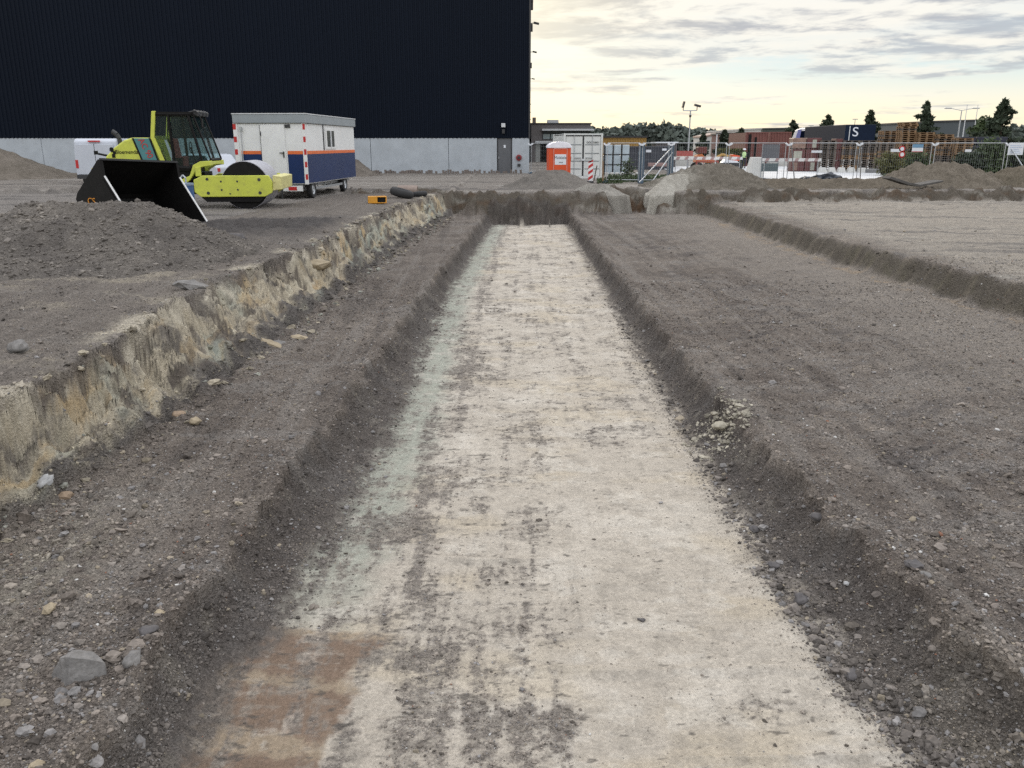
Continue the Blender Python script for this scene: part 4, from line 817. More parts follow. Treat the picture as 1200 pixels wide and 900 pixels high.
# ------------------------------------------------------------------ vans and cars
M_VAN = mat('shade_dulled_white_paint', (0.48, 0.51, 0.57), 0.4, 0, 0.05, 1.0)  # white paint darkened and blued to carry the shade around the van
def van(label, x, y, rz, L_=5.2, Wd=2.0, H=2.25, name='delivery_van', low=False):
    v = thing(name, label, 'van' if not low else 'car', (x, y, gz(x, y)), rz)
    Hh = H
    if low: prof = [(0, 0.30), (0.02, 0.85), (0.30, 0.95), (0.75, H - 0.05), (1.1, H), (2.6, H), (3.2, 0.98), (L_ - 0.15, 0.80), (L_, 0.35)]
    else: prof = [(0, 0.32), (0.0, 1.1), (0.12, H - 0.12), (0.3, H), (L_ - 1.8, H), (L_ - 1.35, H - 0.12), (L_ - 0.75, 1.25), (L_ - 0.08, 1.0), (L_, 0.4)]
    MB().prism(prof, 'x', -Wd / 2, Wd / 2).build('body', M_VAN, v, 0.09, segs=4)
    if low:
        q = MB(); q.prism([(0.5, 1.0), (0.85, H - 0.09), (2.55, H - 0.09), (3.0, 1.0)], 'x', -Wd / 2 - 0.006, Wd / 2 + 0.006); q.build('side_window', M_GLASS, v)
        q = MB(); q.add([(-Wd / 2 + .15, 0.335, 0.98), (Wd / 2 - .15, 0.335, 0.98), (Wd / 2 - .2, 0.70, H - 0.11), (-Wd / 2 + .2, 0.70, H - 0.11)], [(0, 1, 2, 3)]); q.build('rear_window', M_GLASS, v)
    else:
        q = MB(); q.prism([(L_ - 1.75, 1.3), (L_ - 1.75, H - 0.25), (L_ - 1.5, H - 0.25), (L_ - 0.9, 1.3)], 'x', -Wd / 2 - 0.006, Wd / 2 + 0.006); q.build('side_window', M_GLASS, v)
        for s in (-1, 1):
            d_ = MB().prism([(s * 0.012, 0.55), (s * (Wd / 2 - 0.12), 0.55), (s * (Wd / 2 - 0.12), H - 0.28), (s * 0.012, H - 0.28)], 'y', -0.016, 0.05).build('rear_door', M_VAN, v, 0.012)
        MB().bb(-0.013, 0.013, -0.008, 0.02, 0.5, H - 0.25).build('door_gap', M_DARK, v)
        MB().bb(-0.28, 0.28, 0.02, 0.10, H - 0.16, H - 0.09).build('brake_light', M_RED, v)
        MB().bb(-0.26, 0.26, -0.03, 0.0, 0.75, 0.87).build('number_plate', M_YELW, v)
    for s in (-1, 1): MB().bb(s * (Wd / 2 - 0.10) - 0.07, s * (Wd / 2 - 0.10) + 0.07, -0.02, 0.05, 0.85 if not low else 0.62, 1.25 if not low else 0.8).build('tail_light', M_RED, v)
    MB().bb(-Wd / 2 + 0.03, Wd / 2 - 0.03, -0.08, 0.1, 0.34, 0.54).build('bumper', M_DARK, v, 0.02)
    for s in (-1, 1):
        for yy in (0.95, L_ - 1.0):
            w_ = MB().lathe([(0.2, -0.1), (0.32, -0.1), (0.34, 0), (0.32, 0.1), (0.2, 0.1)], 'x', (s * (Wd / 2 - 0.1), yy, 0.34), 22).build('wheel', M_RUBBER, v)
            MB().lathe([(0, 0.06), (0.2, 0.07), (0.2, -0.07), (0, -0.06)], 'x', (s * (Wd / 2 - 0.1), yy, 0.34), 16).build('rim', M_STEEL, w_)
    return v
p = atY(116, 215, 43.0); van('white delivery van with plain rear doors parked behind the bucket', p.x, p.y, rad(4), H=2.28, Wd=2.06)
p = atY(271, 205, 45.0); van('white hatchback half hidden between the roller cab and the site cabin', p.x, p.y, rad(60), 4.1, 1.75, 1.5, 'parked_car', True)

# ------------------------------------------------------------------ loose gravel and clods (uncountable)
M_GRAV = bpy.data.materials.new('gravel'); M_GRAV.use_nodes = True
_t = M_GRAV.node_tree; _b = _t.nodes['Principled BSDF']; _b.inputs['Roughness'].default_value = 0.9; _b.inputs['Specular IOR Level'].default_value = 0.2
_a = _t.nodes.new('ShaderNodeAttribute'); _a.attribute_name = 'Col'; _n = _t.nodes.new('ShaderNodeTexNoise'); _n.inputs['Scale'].default_value = 60; _n.inputs['Detail'].default_value = 5
_g = _t.nodes.new('ShaderNodeNewGeometry'); _t.links.new(_g.outputs['Position'], _n.inputs['Vector'])
_m = _t.nodes.new('ShaderNodeMath'); _m.operation = 'MULTIPLY_ADD'; _m.inputs[1].default_value = 1.1; _m.inputs[2].default_value = 0.42; _t.links.new(_n.outputs[0], _m.inputs[0])
_v = _t.nodes.new('ShaderNodeVectorMath'); _v.operation = 'SCALE'; _t.links.new(_a.outputs['Color'], _v.inputs[0]); _t.links.new(_m.outputs[0], _v.inputs['Scale']); _t.links.new(_v.outputs[0], _b.inputs['Base Color'])
def ico(sub):
    bm = bmesh.new(); bmesh.ops.create_icosphere(bm, subdivisions=sub, radius=1.0)
    v = np.array([q.co[:] for q in bm.verts], np.float32); f = np.array([[q.index for q in p.verts] for p in bm.faces], np.int32); bm.free(); return v, f
def pebbles(name, X, Y, Z, S, colr, sub, seed, smooth=False):
    r = np.random.default_rng(seed); v, f = ico(sub); n = len(X); k = len(v)
    P = np.repeat(v[None], n, 0) * (1 + r.uniform(-0.36, 0.36, (n, k, 1))).astype(np.float32)
    sc = np.stack([r.uniform(0.7, 1.35, n), r.uniform(0.7, 1.35, n), r.uniform(0.45, 0.85, n)], 1).astype(np.float32)
    P *= sc[:, None, :]
    a = r.uniform(0, 2 * np.pi, n); t = r.normal(0, 0.35, n)
    ct, st = np.cos(t)[:, None], np.sin(t)[:, None]
    y2 = P[..., 1] * ct - P[..., 2] * st; z2 = P[..., 1] * st + P[..., 2] * ct
    ca, sa = np.cos(a)[:, None], np.sin(a)[:, None]
    x3 = P[..., 0] * ca - y2 * sa; y3 = P[..., 0] * sa + y2 * ca
    V = np.stack([x3, y3, z2], -1) * S[:, None, None] + np.stack([X, Y, Z + S * 0.22], 1)[:, None, :]
    F = (f[None] + (np.arange(n) * k)[:, None, None]).reshape(-1, 3)
    cv = np.concatenate([np.repeat(colr[:, None], k, 1), np.ones((n, k, 1))], -1)
    return np_mesh(name, V.reshape(-1, 3), F, M_GRAV, smooth, None, {'Col': ('FLOAT_COLOR', cv)})
def scatter(n, y0, y1, pw, seed, smed, ssig, smin):
    r = np.random.default_rng(seed)
    u = r.random(n); e = 1 - pw
    Y = (y0 ** e + u * (y1 ** e - y0 ** e)) ** (1 / e)
    X = (r.random(n) * 2 - 1) * (0.70 * (Y + 1.2) + 0.3)
    Z, d = terrain(X, Y); c, g, dirty = ground_color(X, Y, Z, d)
    inT = d['inT']; fl = sst(0.6, 0.97, inT)
    slope = sst(0.05, 0.3, inT) * (1 - sst(0.9, 0.99, inT))
    foot = np.maximum(np.exp(-((X - d['FL'] - 0.02) / 0.13) ** 2), np.exp(-((X - d['FR'] + 0.06) / 0.16) ** 2))
    wf = np.exp(-((d['tL'] - 0.95) / 0.35) ** 2) * (d['tL'] > 0.3)
    cl = np.clip(0.5 + 0.9 * fbm(X * 1.3, Y * 1.3, seed, 3) , 0.05, 1)
    p = 0.42 * cl * (1 - fl) + fl * (0.012 + 0.55 * dirty ** 1.5) + 0.75 * foot * np.where(X > 0, 1.0, 0.6) + 0.3 * slope + 0.5 * wf * (1 - fl)
    p = np.where((d['face'] > 0.3) & (d['tL'] < 0.5), p * 0.15, p)
    bl = (X < -0.75) & (Y < 5.1) & (fl > 0.5); p = np.where(bl, p * 0.05, p)
    k = r.random(n) < p
    X, Y, Z, c, foot, fl, dirty = X[k], Y[k], Z[k], c[k], foot[k], fl[k], dirty[k]; m = len(X)
    S = smed * np.exp(r.normal(0, ssig, m)) * (1 + 0.7 * foot * (X > 0)) * (1 - 0.35 * fl * (1 - foot))
    S = np.maximum(S, smin * Y)
    S = np.minimum(S, 0.045)
    base = np.where((fl * (1 - foot) > 0.5)[:, None], np.array([[0.20, 0.175, 0.15]]), c * 0.95); base = np.where((foot > 0.3)[:, None], np.array([[0.135, 0.120, 0.108]]), base)
    base = base * r.uniform(0.4, 1.6, (m, 1))
    q = r.random(m)
    base = np.where((q < 0.10)[:, None], np.array([[0.21, 0.20, 0.195]]) * r.uniform(0.7, 1.3, (m, 1)), base)
    base = np.where(((q > 0.10) & (q < 0.145))[:, None], np.array([[0.28, 0.24, 0.185]]) * r.uniform(0.6, 1.2, (m, 1)), base)
    base = np.where(((q > 0.145) & (q < 0.150))[:, None], np.array([[0.50, 0.49, 0.47]]), base)
    base = np.where(((q > 0.16) & (q < 0.162))[:, None], np.array([[0.24, 0.125, 0.085]]), base)
    return X, Y, Z, S, np.clip(base, 0.02, 0.8)
a_ = scatter(300000, 2.9, 18, 1.75, 3, 0.0046, 0.60, 0.00085)
g_ = pebbles('fine_gravel', *a_, 1, 11); tag(g_, None, None, None, 'stuff')
r_ = np.random.default_rng(19); n_ = 4200; cY = r_.uniform(4.6, 34, n_) ** 1.0; cT = np.where(r_.random(n_) < 0.75, r_.normal(0.95, 0.22, n_), r_.normal(0.0, 0.12, n_))
e_ = edges(np.full(n_, -4.0), cY); cX = e_[0] + (e_[1] - e_[0]) * cT; cZ, cD = terrain(cX, cY); cC, _, _ = ground_color(cX, cY, cZ, cD)
cS = np.minimum(0.009 * np.exp(r_.normal(0, 0.75, n_)) * (0.75 + cY / 40), 0.07); q_ = r_.random((n_, 1)); cB = np.where(q_ < 0.22, np.array([[0.30, 0.265, 0.205]]), np.where(q_ < 0.32, np.array([[0.27, 0.27, 0.235]]), cC)) * r_.uniform(0.55, 1.2, (n_, 1))
g_ = pebbles('bank_clods', cX, cY, cZ, cS, np.clip(cB, 0.03, 0.6), 2, 31); tag(g_, None, None, None, 'stuff')
hX, hY, hZ, hC = HEAPS[0]; r_ = np.random.default_rng(9); k_ = r_.integers(0, hX.size, 26000); hx_, hy_ = hX.ravel()[k_] + r_.normal(0, .01, 26000), hY.ravel()[k_] + r_.normal(0, .01, 26000)
kk_ = (hZ.ravel()[k_] > terrain(hx_, hy_, False)) ; k_ = k_[kk_]
g_ = pebbles('mound_gravel', hx_[kk_], hy_[kk_], hZ.ravel()[k_], np.clip(0.0085 * np.exp(r_.normal(0, 0.65, len(k_))), 0.006, 0.06), np.clip(hC.reshape(-1, 3)[k_] * r_.uniform(0.65, 1.5, (len(k_), 1)), 0.03, 0.5), 1, 14); tag(g_, None, None, None, 'stuff')
r_ = np.random.default_rng(77); n_ = 500; kx, ky = r_.normal(2.36, 0.14, n_), r_.normal(8.75, 0.3, n_); pebbles('sandy_crumbs', kx, ky, terrain(kx, ky, False), np.minimum(0.010 * np.exp(r_.normal(0, 0.6, n_)), 0.05), np.array([[0.38, 0.35, 0.285]]) * r_.uniform(0.5, 1.2, (n_, 1)), 2, 78)['kind'] = 'stuff'
a_ = scatter(5200, 2.9, 24, 1.7, 5, 0.014, 0.45, 0.0015)
g_ = pebbles('coarse_gravel', *a_, 2, 12); tag(g_, None, None, None, 'stuff')

# ------------------------------------------------------------------ single rocks one can point at
def rock(label, px, py, z, size, m, seed, flat=0.6, ang=False, name='rock', elong=1.2):
    p = atZ(px, py, z); r = random.Random(seed)
    zt = gz(p.x, p.y)
    for _ in range(4): p = atZ(px, py, zt); zt = gz(p.x, p.y)
    bm = bmesh.new(); bmesh.ops.create_icosphere(bm, subdivisions=1 if ang else 3, radius=1)
    for v in bm.verts:
        q = v.co.copy(); k = 1 + (r.uniform(-0.3, 0.25) if ang else 0)
        if not ang: k = 1 + 0.40 * float(gn(np.array([q.x * 1.4 + seed]), np.array([q.y * 1.4 + q.z * 2.1]), seed)[0])
        v.co = q * k
    rz = r.uniform(0, 6.28)
    if ang: bmesh.ops.subdivide_edges(bm, edges=bm.edges[:], cuts=3, use_grid_fill=True)
    for v in bm.verts:
        q = v.co; n1_ = float(gn(np.array([q.x * 3.1 + seed + q.z]), np.array([q.y * 3.1 - q.z * 2]), seed + 2)[0]); n2_ = float(gn(np.array([q.x * 8 + seed]), np.array([q.y * 8 + q.z * 7]), seed + 4)[0])
        v.co = q * (1 + 0.12 * n1_ + 0.06 * n2_)
    M = Matrix.Rotation(rz, 4, 'Z') @ Matrix.Diagonal((size * elong, size / elong ** .5, size * flat, 1))
    bmesh.ops.transform(bm, matrix=M, verts=bm.verts)
    me = bpy.data.meshes.new(name); bm.to_mesh(me); bm.free(); me.materials.append(m)
    if not ang: me.shade_smooth()
    o = bpy.data.objects.new(name, me); C.objects.link(o); o.location = (p.x, p.y, zt + size * flat * 0.38); o.rotation_euler = (r.uniform(-.25, .25), r.uniform(-.25, .25), 0)
    return tag(o, label, 'rock')
# big tilted slab: hand-shaped
p = atZ(92, 790, BENCH); z_ = gz(p.x, p.y)
b = MB(); T = [(-.125, -.02, -.04), (0.075, -.085, -.03), (.135, .03, -.02), (-.03, .10, -.03), (-.06, .0, .105), (.005, -.055, .115), (.12, -.005, .055), (.015, .055, .10)]
T = [(-.16, -.03, -.04), (-.02, -.11, -.04), (.17, -.02, -.03), (.10, .11, -.04), (-.10, .10, -.04), (-.075, -.02, .105), (.0, -.045, .125), (.155, -.0, .06), (.07, .07, .085), (-.05, .06, .10)]
b.add(T, [(4, 3, 2, 1, 0), (5, 6, 7, 8, 9), (0, 1, 6, 5), (1, 2, 7, 6), (2, 3, 8, 7), (3, 4, 9, 8), (4, 0, 5, 9)])
o = b.build('rock', M_STONE, None, 0, loc=(p.x, p.y, z_ + 0.015)); bm = bmesh.new(); bm.from_mesh(o.data); bmesh.ops.triangulate(bm, faces=bm.faces); bmesh.ops.subdivide_edges(bm, edges=bm.edges[:], cuts=5, use_grid_fill=True)
for v in bm.verts:
    q = v.co; v.co = q + q.normalized() * (0.006 * float(gn(np.array([q.x * 22 + q.z * 9]), np.array([q.y * 22 - q.z * 14]), 5)[0]) + 0.003 * float(gn(np.array([q.x * 70]), np.array([q.y * 70 + q.z * 60]), 6)[0]))
bm.to_mesh(o.data); bm.free()
tag(o, 'large sharp-edged grey stone lying on the left bench in the foreground', 'rock')
rock('rounded grey stone right of the large sharp-edged stone', 156, 775, BENCH, 0.055, M_STONE, 3, 0.85)
rock('pale small stone just behind the rounded grey stone', 161, 760, BENCH, 0.028, M_STONEW, 4)
rock('flat grey stone at the rim beside the rounded grey stone', 176, 760, BENCH, 0.045, M_STONED, 5, 0.45)
rock('square yellow sandstone lump on the left bench', 59, 716, BENCH, 0.048, M_STONEY, 6, 0.7, True)
rock('orange sandstone block at the foot of the cut bank', 76, 584, BENCH, 0.085, M_STONEO, 7, 0.7, True)
rock('pale bluish stone beside the orange sandstone block', 56, 586, BENCH, 0.062, M_STONEW, 8, 0.75)
rock('grey boulder lying on the upper ground at the left edge', 22, 412, 0, 0.088, M_STONE, 9, 0.85)
rock('dark angular stone on the right bench rim', 1068, 684, BENCH, 0.068, M_STONED, 10, 0.55, True, elong=1.3)
rock('small brown stone under the dark angular stone', 1082, 693, BENCH, 0.03, M_STONE, 11)
rock('rounded brown-grey stone on the right slope further up', 962, 594, BENCH, 0.060, M_STONED, 12, 0.5, elong=1.4)
rock('white pebble on the dark right slope', 996, 650, BENCH, 0.020, M_STONEW, 13)
rock('yellow stone at the bottom left corner of the photo', 44, 898, BENCH, 0.035, M_STONEY, 14, 0.6, True)
rock('dark clod alone on the clean sand, nearest to the camera', 752, 727, FLOOR, 0.022, M_STONED, 15)
rock('dark clod on the sand close to the right slope foot', 907, 665, FLOOR, 0.040, M_STONED, 16, 0.75)
rock('grey stone on the sand left of the right slope foot', 886, 622, FLOOR, 0.045, M_STONED, 17, 0.6, elong=1.4)
rock('dark stone at the foot of the right slope', 938, 704, FLOOR, 0.050, M_STONED, 18, 0.7)
rock('grey stone among gravel at the foot of the right slope', 998, 792, FLOOR, 0.045, M_STONED, 19, 0.6)
rock('flat brown slab lying on the upper rim of the cut bank', 226, 336, 0, 0.20, M_STONE, 20, 0.35, True, elong=1.4)
rock('dark clod on the ground right of the loader bucket', 275, 284, 0, 0.20, M_STONED, 21, 0.6)
rock('yellow clod fallen from the cut bank, far end', 374, 340, BENCH, 0.22, M_STONEY, 22, 0.6, True)
rock('pale flat clod at the foot of the cut bank', 350, 397, BENCH, 0.13, M_STONEY, 23, 0.35, True, elong=1.4)
rock('tan clod at the foot of the cut bank beside a grey one', 318, 408, BENCH, 0.12, M_STONEY, 24, 0.35, True, elong=1.5)
rock('grey clod at the foot of the cut bank beside a tan one', 326, 405, BENCH, 0.11, M_STONE, 25, 0.4, True)
rock('tan stone in the middle of the left bench', 229, 498, BENCH, 0.065, M_STONEY, 26, 0.7)
rock('tan stone near the cut bank foot, left of another', 210, 487, BENCH, 0.06, M_STONEO, 27, 0.6)
rock('pale crumbling sandy lump on the right trench rim', 846, 480, BENCH, 0.085, mat('pale_sand_lump', (0.40, 0.37, 0.30), 0.95, 0, 0.25, 14, 0.01, 40, 0.1), 41, 0.5, elong=1.3)
rock('yellow pebble left of the brown-streaked sand, on bench', 187, 718, BENCH, 0.028, M_STONEY, 28)

# ------------------------------------------------------------------ things lying near the far rim
p = atY(471, 231, 32.6); zt = gz(p.x, p.y)
b = MB()
n1, n2 = 36, 12
def torus(R, r, c, tilt, sq=1.0):
    b = MB(); vs_ = []
    for i in range(n1):
        a = 2 * math.pi * i / n1
        for j in range(n2):
            t = 2 * math.pi * j / n2; q = (R + r * math.cos(t)); vs_.append(Matrix.Rotation(tilt, 3, 'Y') @ Vector((q * math.cos(a), q * math.sin(a) * sq, r * math.sin(t) * 1.25)) + Vector(c))
    b.add(vs_, [(i * n2 + j, ((i + 1) % n1) * n2 + j, ((i + 1) % n1) * n2 + (j + 1) % n2, i * n2 + (j + 1) % n2) for i in range(n1) for j in range(n2)]); return b
tag(torus(0.34, 0.12, (0, 0, 0), rad(14)).build('tyre', M_RUBBER, None, smooth=True, loc=(p.x, p.y, zt + 0.17)), 'black tyre lying flat at the rim of the pit, in front of the concrete pipe', 'tyre')
p = atY(492, 228, 33.6); tag(torus(0.22, 0.08, (0, 0, 0), rad(-5)).build('tyre', M_RUBBER, None, smooth=True, loc=(p.x, p.y, gz(p.x, p.y) + 0.09)), 'smaller flat black tyre right of the larger tyre', 'tyre')
p = atY(478, 223, 34.8); b = MB(); b.lathe([(0.15, -0.40), (0.19, -0.40), (0.19, 0.40), (0.15, 0.40), (0.15, -0.40)], 'x', n=26)
tag(b.build('concrete_pipe', mat('pinkish_concrete', (0.27, 0.215, 0.185), 0.9, 0, 0.2, 4), None, loc=(p.x, p.y, gz(p.x, p.y) + 0.18)), 'short brownish concrete pipe lying behind the black tyre', 'pipe')
p = atY(466, 221, 34.9); bt = thing('yellow_bucket', 'small dull yellow pail lying at the left end of the concrete pipe', 'pail', (p.x, p.y, gz(p.x, p.y) + 0.13), rad(20))
MB().lathe([(0.0, -0.14), (0.10, -0.14), (0.13, 0.14), (0.12, 0.14), (0.09, -0.12)], 'x', n=18).build('pail_body', M_YSHED, bt)
p = atY(441.5, 237, 29.5); lb_ = thing('orange_crate', 'orange plastic crate with a dark open end at the rim of the pit', 'crate', (p.x, p.y, gz(p.x, p.y) + 0.0), rad(12))
b = MB(); b.bb(-0.30, 0.02, -0.15, 0.15, 0, 0.24); b.bb(0.02, 0.34, -0.15, 0.15, 0.205, 0.24); b.bb(0.02, 0.34, -0.15, 0.15, 0.0, 0.03); b.bb(0.30, 0.34, -0.15, 0.15, 0.03, 0.205); b.build('shell', mat('orange_yellow_plastic', (0.62, 0.28, 0.02), 0.5, dirt=0.4), lb_, 0.02)
MB().bb(0.03, 0.295, -0.10, 0.14, 0.035, 0.20).build('hollow_shade', M_BLACK, lb_)  # solid black block stands in for the shaded hollow

# ------------------------------------------------------------------ orange toilet and white container
ty_ = 45.0; tx_ = XY(654.5, ty_, 1.0)
tl = thing('portable_toilet', 'orange portable toilet with a rounded white roof', 'toilet', (tx_, ty_, -0.12), rad(4))
MB().bb(-0.57, 0.57, -0.57, 0.57, 0.0, 1.98).build('cabin', M_ORPLAST, tl, 0.05)
q = [(-0.61, 1.93)] + [(-0.61 * math.cos(math.pi * i / 10), 1.98 + 0.27 * math.sin(math.pi * i / 10)) for i in range(11)] + [(0.61, 1.93)]
MB().prism(q, 'y', -0.62, 0.60).build('roof', mat('milky_roof', (0.75, 0.74, 0.80), 0.5), tl, 0.02)
dr = MB().bb(-0.31, 0.36, -0.60, -0.572, 0.08, 1.88).build('door', M_ORPLAST, tl, 0.02)
q = MB()
for x_ in (-0.33, 0.365): q.bb(x_ - 0.018, x_ + 0.018, -0.615, -0.572, 0.05, 1.9)
q.bb(-0.33, 0.36, -0.615, -0.572, 1.88, 1.92); q.build('frame', mat('pale_orange_trim', (0.62, 0.25, 0.20), 0.6), dr)
sg = MB().bb(-0.27, 0.32, -0.608, -0.601, 1.10, 1.62).build('sign', M_SIGN, dr)
lettering('Mobiele', 0.20, M_DARK, tl, Matrix.Translation((0.02, -0.611, 1.45)) @ FRONT); lettering('toilet', 0.10, M_DARK, tl, Matrix.Translation((0.05, -0.611, 1.22)) @ FRONT)
MB().bb(0.22, 0.31, -0.64, -0.601, 0.62, 0.80).build('handle', M_DARK, dr)
MB().bb(0.572, 0.62, -0.3, -0.1, 1.25, 1.5).build('vent', M_DARK, tl)

cy_ = 51.5; cx0 = XY(660.5, cy_, 1.0); cx1 = XY(706, cy_, 1.0); cw_ = cx1 - cx0
ct = thing('shipping_container', 'white shipping container showing its double doors', 'container', (cx0, cy_, 0), rad(3.5))
H_ = 2.62
b = MB(); n_ = 40; pr = []
for i in range(n_): a = 6.0 * i / n_; w_ = 6.0 / n_; pr += [(a, 0.0), (a + w_ * .4, 0.0), (a + w_ * .5, 0.035), (a + w_ * .9, 0.035)]
pr.append((6.0, 0)); m_ = len(pr)
for x_, s in ((0.02, 1), (cw_ - 0.02, -1)): b.add([(x_ + s * v, u, 0.12) for u, v in pr] + [(x_ + s * v, u, H_ - 0.1) for u, v in pr], [(i, i + 1, i + 1 + m_, i + m_) for i in range(m_ - 1)])
b.bb(0.02, cw_ - 0.02, 0.05, 6.0, H_ - 0.06, H_ - 0.02); b.bb(0.02, cw_ - 0.02, 5.94, 6.0, 0.1, H_ - 0.06)
M_CONT = mat('container_white', (0.62, 0.64, 0.63), 0.55, 0, 0.06, 1.5, dirt=0.3, dirtcol=(0.42, 0.42, 0.39))
b.build('body', M_CONT, ct)
b = MB()
for x_ in (0.05, cw_ - 0.05): b.bb(x_ - 0.06, x_ + 0.06, -0.02, 0.10, 0, H_); b.bb(x_ - 0.06, x_ + 0.06, 5.9, 6.02, 0, H_)
b.bb(0.11, cw_ - 0.11, -0.02, 0.10, H_ - 0.13, H_ - 0.01); b.bb(0.11, cw_ - 0.11, -0.02, 0.1, 0.0, 0.15); b.build('frame', M_CONT, ct, 0.01)
MB().bb(0.11, cw_ - 0.11, -0.03, -0.021, H_ - 0.15, H_ - 0.09).build('header_gasket', M_DARK, ct)
for s, (x0, x1) in enumerate(((0.13, cw_ / 2 - 0.05), (cw_ / 2 + 0.05, cw_ - 0.13))):
    dr = MB().bb(x0, x1, 0.0, 0.05, 0.16, H_ - 0.16).build('door', M_CONT, ct, 0.008)
    q = MB()
    for z_ in (0.55, 1.0, 1.45, 1.95): q.bb(x0 + 0.06, x1 - 0.06, -0.012, 0.0, z_, z_ + 0.05)
    q.build('groove', mat('groove_grey', (0.22, 0.24, 0.25), 0.7), dr)
    q = MB(); xb = x0 + (x1 - x0) * (0.5)
    q.tube((xb, -0.035, 0.1), (xb, -0.035, H_ - 0.1), 0.018); q.box((xb + (0.2 if s == 0 else -0.2), -0.05, 1.22), (0.42, 0.03, 0.05)); q.build('lock_bar', M_STEEL, dr)
MB().bb(cw_ / 2 - 0.05, cw_ / 2 + 0.05, 0.0, 0.03, 0.16, H_ - 0.16).build('door_gasket', M_DARK, ct)
MB().bb(cw_ / 2 - 0.12, cw_ / 2 + 0.12, -0.07, -0.02, 1.05, 1.16).build('padlock_box', M_TRIM, ct)
lettering('DOO 56821', 0.15, M_DARK, ct, Matrix.Translation((cw_ * 0.75, -0.016, 2.1)) @ FRONT)

# red and white baffle boards
def baffle(label, px, py0, Y, w=0.25, h=1.1, lean=0, rz=0):
    x = XY(px, Y, 0.6); zt = gz(x, Y)
    t_ = thing('traffic_baffle', label, 'baffle board', (x, Y, atY(px, py0, Y).z), rz); 
    MB().bb(-w / 2, w / 2, -0.02, 0.02, 0.0, h).build('board', M_WHITE, t_)
    for k in range(4):
        z0 = 0.02 + k * 0.29; q = MB(); q.prism([(-w / 2, z0), (w / 2, z0 + 0.16), (w / 2, min(h, z0 + 0.30)), (-w / 2, min(h, z0 + 0.14))], 'y', -0.026, -0.021); q.build('red_stripe', M_RED, t_)
    t_.rotation_euler.y = lean
    MB().bb(-0.16, 0.16, -0.25, 0.25, -0.10, 0.0).build('foot', M_DARK, t_); return t_
baffle('red and white striped baffle board in front of the container', 692, 212, 43.6, 0.24, 0.95)
b = MB(); p = atY(696, 212, 43.8); q_ = atY(699.5, 194, 43.9); b.tube(p, q_, 0.03); tag(b.build('wooden_stake', M_WOODG), 'thin dark stake leaning beside the striped baffle board', 'stake')
b = MB(); p = atY(706.5, 212, 44); q_ = atY(706.5, 189, 44); b.tube(p, q_, 0.035); tag(b.build('wooden_stake', M_WOOD), 'upright yellowish wooden stake at the right corner of the container', 'stake')

# pale blue wrapped packs, three by three
iy = 58.0
for c in range(3):
    for r_ in range(3):
        x0 = XY(708.5 + c * 10, iy, 1); x1 = XY(717.5 + c * 10, iy, 1); z0 = 0.02 + r_ * 0.66
        k = MB().bb(x0, x1, iy + 0.05 * c, iy + 1.0, z0, z0 + 0.62).build('wrapped_pack', M_IBC, None, 0.04)
        tag(k, ('%s pack of pale blue wrapping in %s column beside the white container' % (('bottom', 'middle', 'top')[r_], ('left', 'middle', 'right')[c])), 'pack', 'pale blue wrapped packs')
        q = MB(); q.bb(x0 - .012, x0 + .05, iy + 0.05 * c - 0.02, iy + 0.5, z0 - 0.035, z0 + 0.655); q.bb(x0, x1, iy + 0.05 * c - 0.02, iy + 0.5, z0 - 0.035, z0 - 0.002); q.build('dark_strip', M_DARK, k)  # dark strips along the left and lower edge of each pack

# ------------------------------------------------------------------ pad and far yard surfaces
b = MB(); b.prism([(11.0, 50.5), (17.0, 48.4), (21.0, 48.0), (24.8, 52.0), (33.0, 78.0), (13.0, 78.0)], 'z', -0.1, 0.075)
o = b.build('pavement', mat('pale_concrete_pad', (0.52, 0.53, 0.54), 0.9, 0, 0.10, 0.6, dirt=0.3, dirtcol=(0.36, 0.36, 0.35))); o['kind'] = 'structure'
b = MB(); b.bb(10, 60, 79.0, 79.3, 0.0, 0.62); b.bb(10, 60, 78.96, 79.34, 0.62, 0.70)
tag(b.build('low_wall', M_CONCW), 'long low white wall across the far edge of the concrete pad', 'wall')

# ------------------------------------------------------------------ grey office building
oy = 100.0; ox0, ox1 = XY(622.5, oy, 3), XY(692, oy, 3)
of = thing('office_building', 'grey flat-roofed office building beside the dark warehouse', 'building', (ox0, oy, 0), 0)
w_ = ox1 - ox0; zt = atY(650, 145.5, oy).z
MB().bb(0, w_, 0, 14, 0, zt).build('wall', M_GREYBLD, of)
rf = MB().bb(-0.1, w_ + 0.1, -0.1, 14.1, zt, zt + 0.14).build('roof', M_DARK, of)
MB().bb(0.15, 0.55, 0.5, 1.1, zt + 0.14, zt + 0.75).build('chimney', M_BRICK, rf)
MB().bb(1.9, 3.2, 1.0, 2.2, zt + 0.14, zt + 0.5).build('roof_unit', M_TRIM, rf)
fx0 = XY(635, oy, 3) - ox0; zf = atY(650, 152.5, oy).z; zl = atY(650, 163.5, oy).z
MB().bb(fx0, w_ + 0.35, -0.55, 0, zf - 0.06, zf + 0.14).build('canopy', M_TRIM, of)
MB().bb(fx0 + 0.05, w_ - 0.02, -0.02, -0.002, zl, zf - 0.08).build('window_band', M_GLASS, of)
for i in range(2):
    wn_ = MB().bb(fx0 + 0.12 + i * 0.9, fx0 + 0.92 + i * 0.9, -0.05, -0.021, zl + 0.06, zf - 0.45).build('window', M_WIN, of)
    MB().bb(fx0 + 0.10 + i * 0.9, fx0 + 0.14 + i * 0.9, -0.07, -0.021, zl, zf - 0.1).build('frame', M_DARK, wn_)
for i in range(3): MB().bb(fx0 + 2.3 + i * 1.15, fx0 + 3.3 + i * 1.15, -0.05, -0.021, zl + 0.35, zf - 0.35).build('window', M_WIN, of)
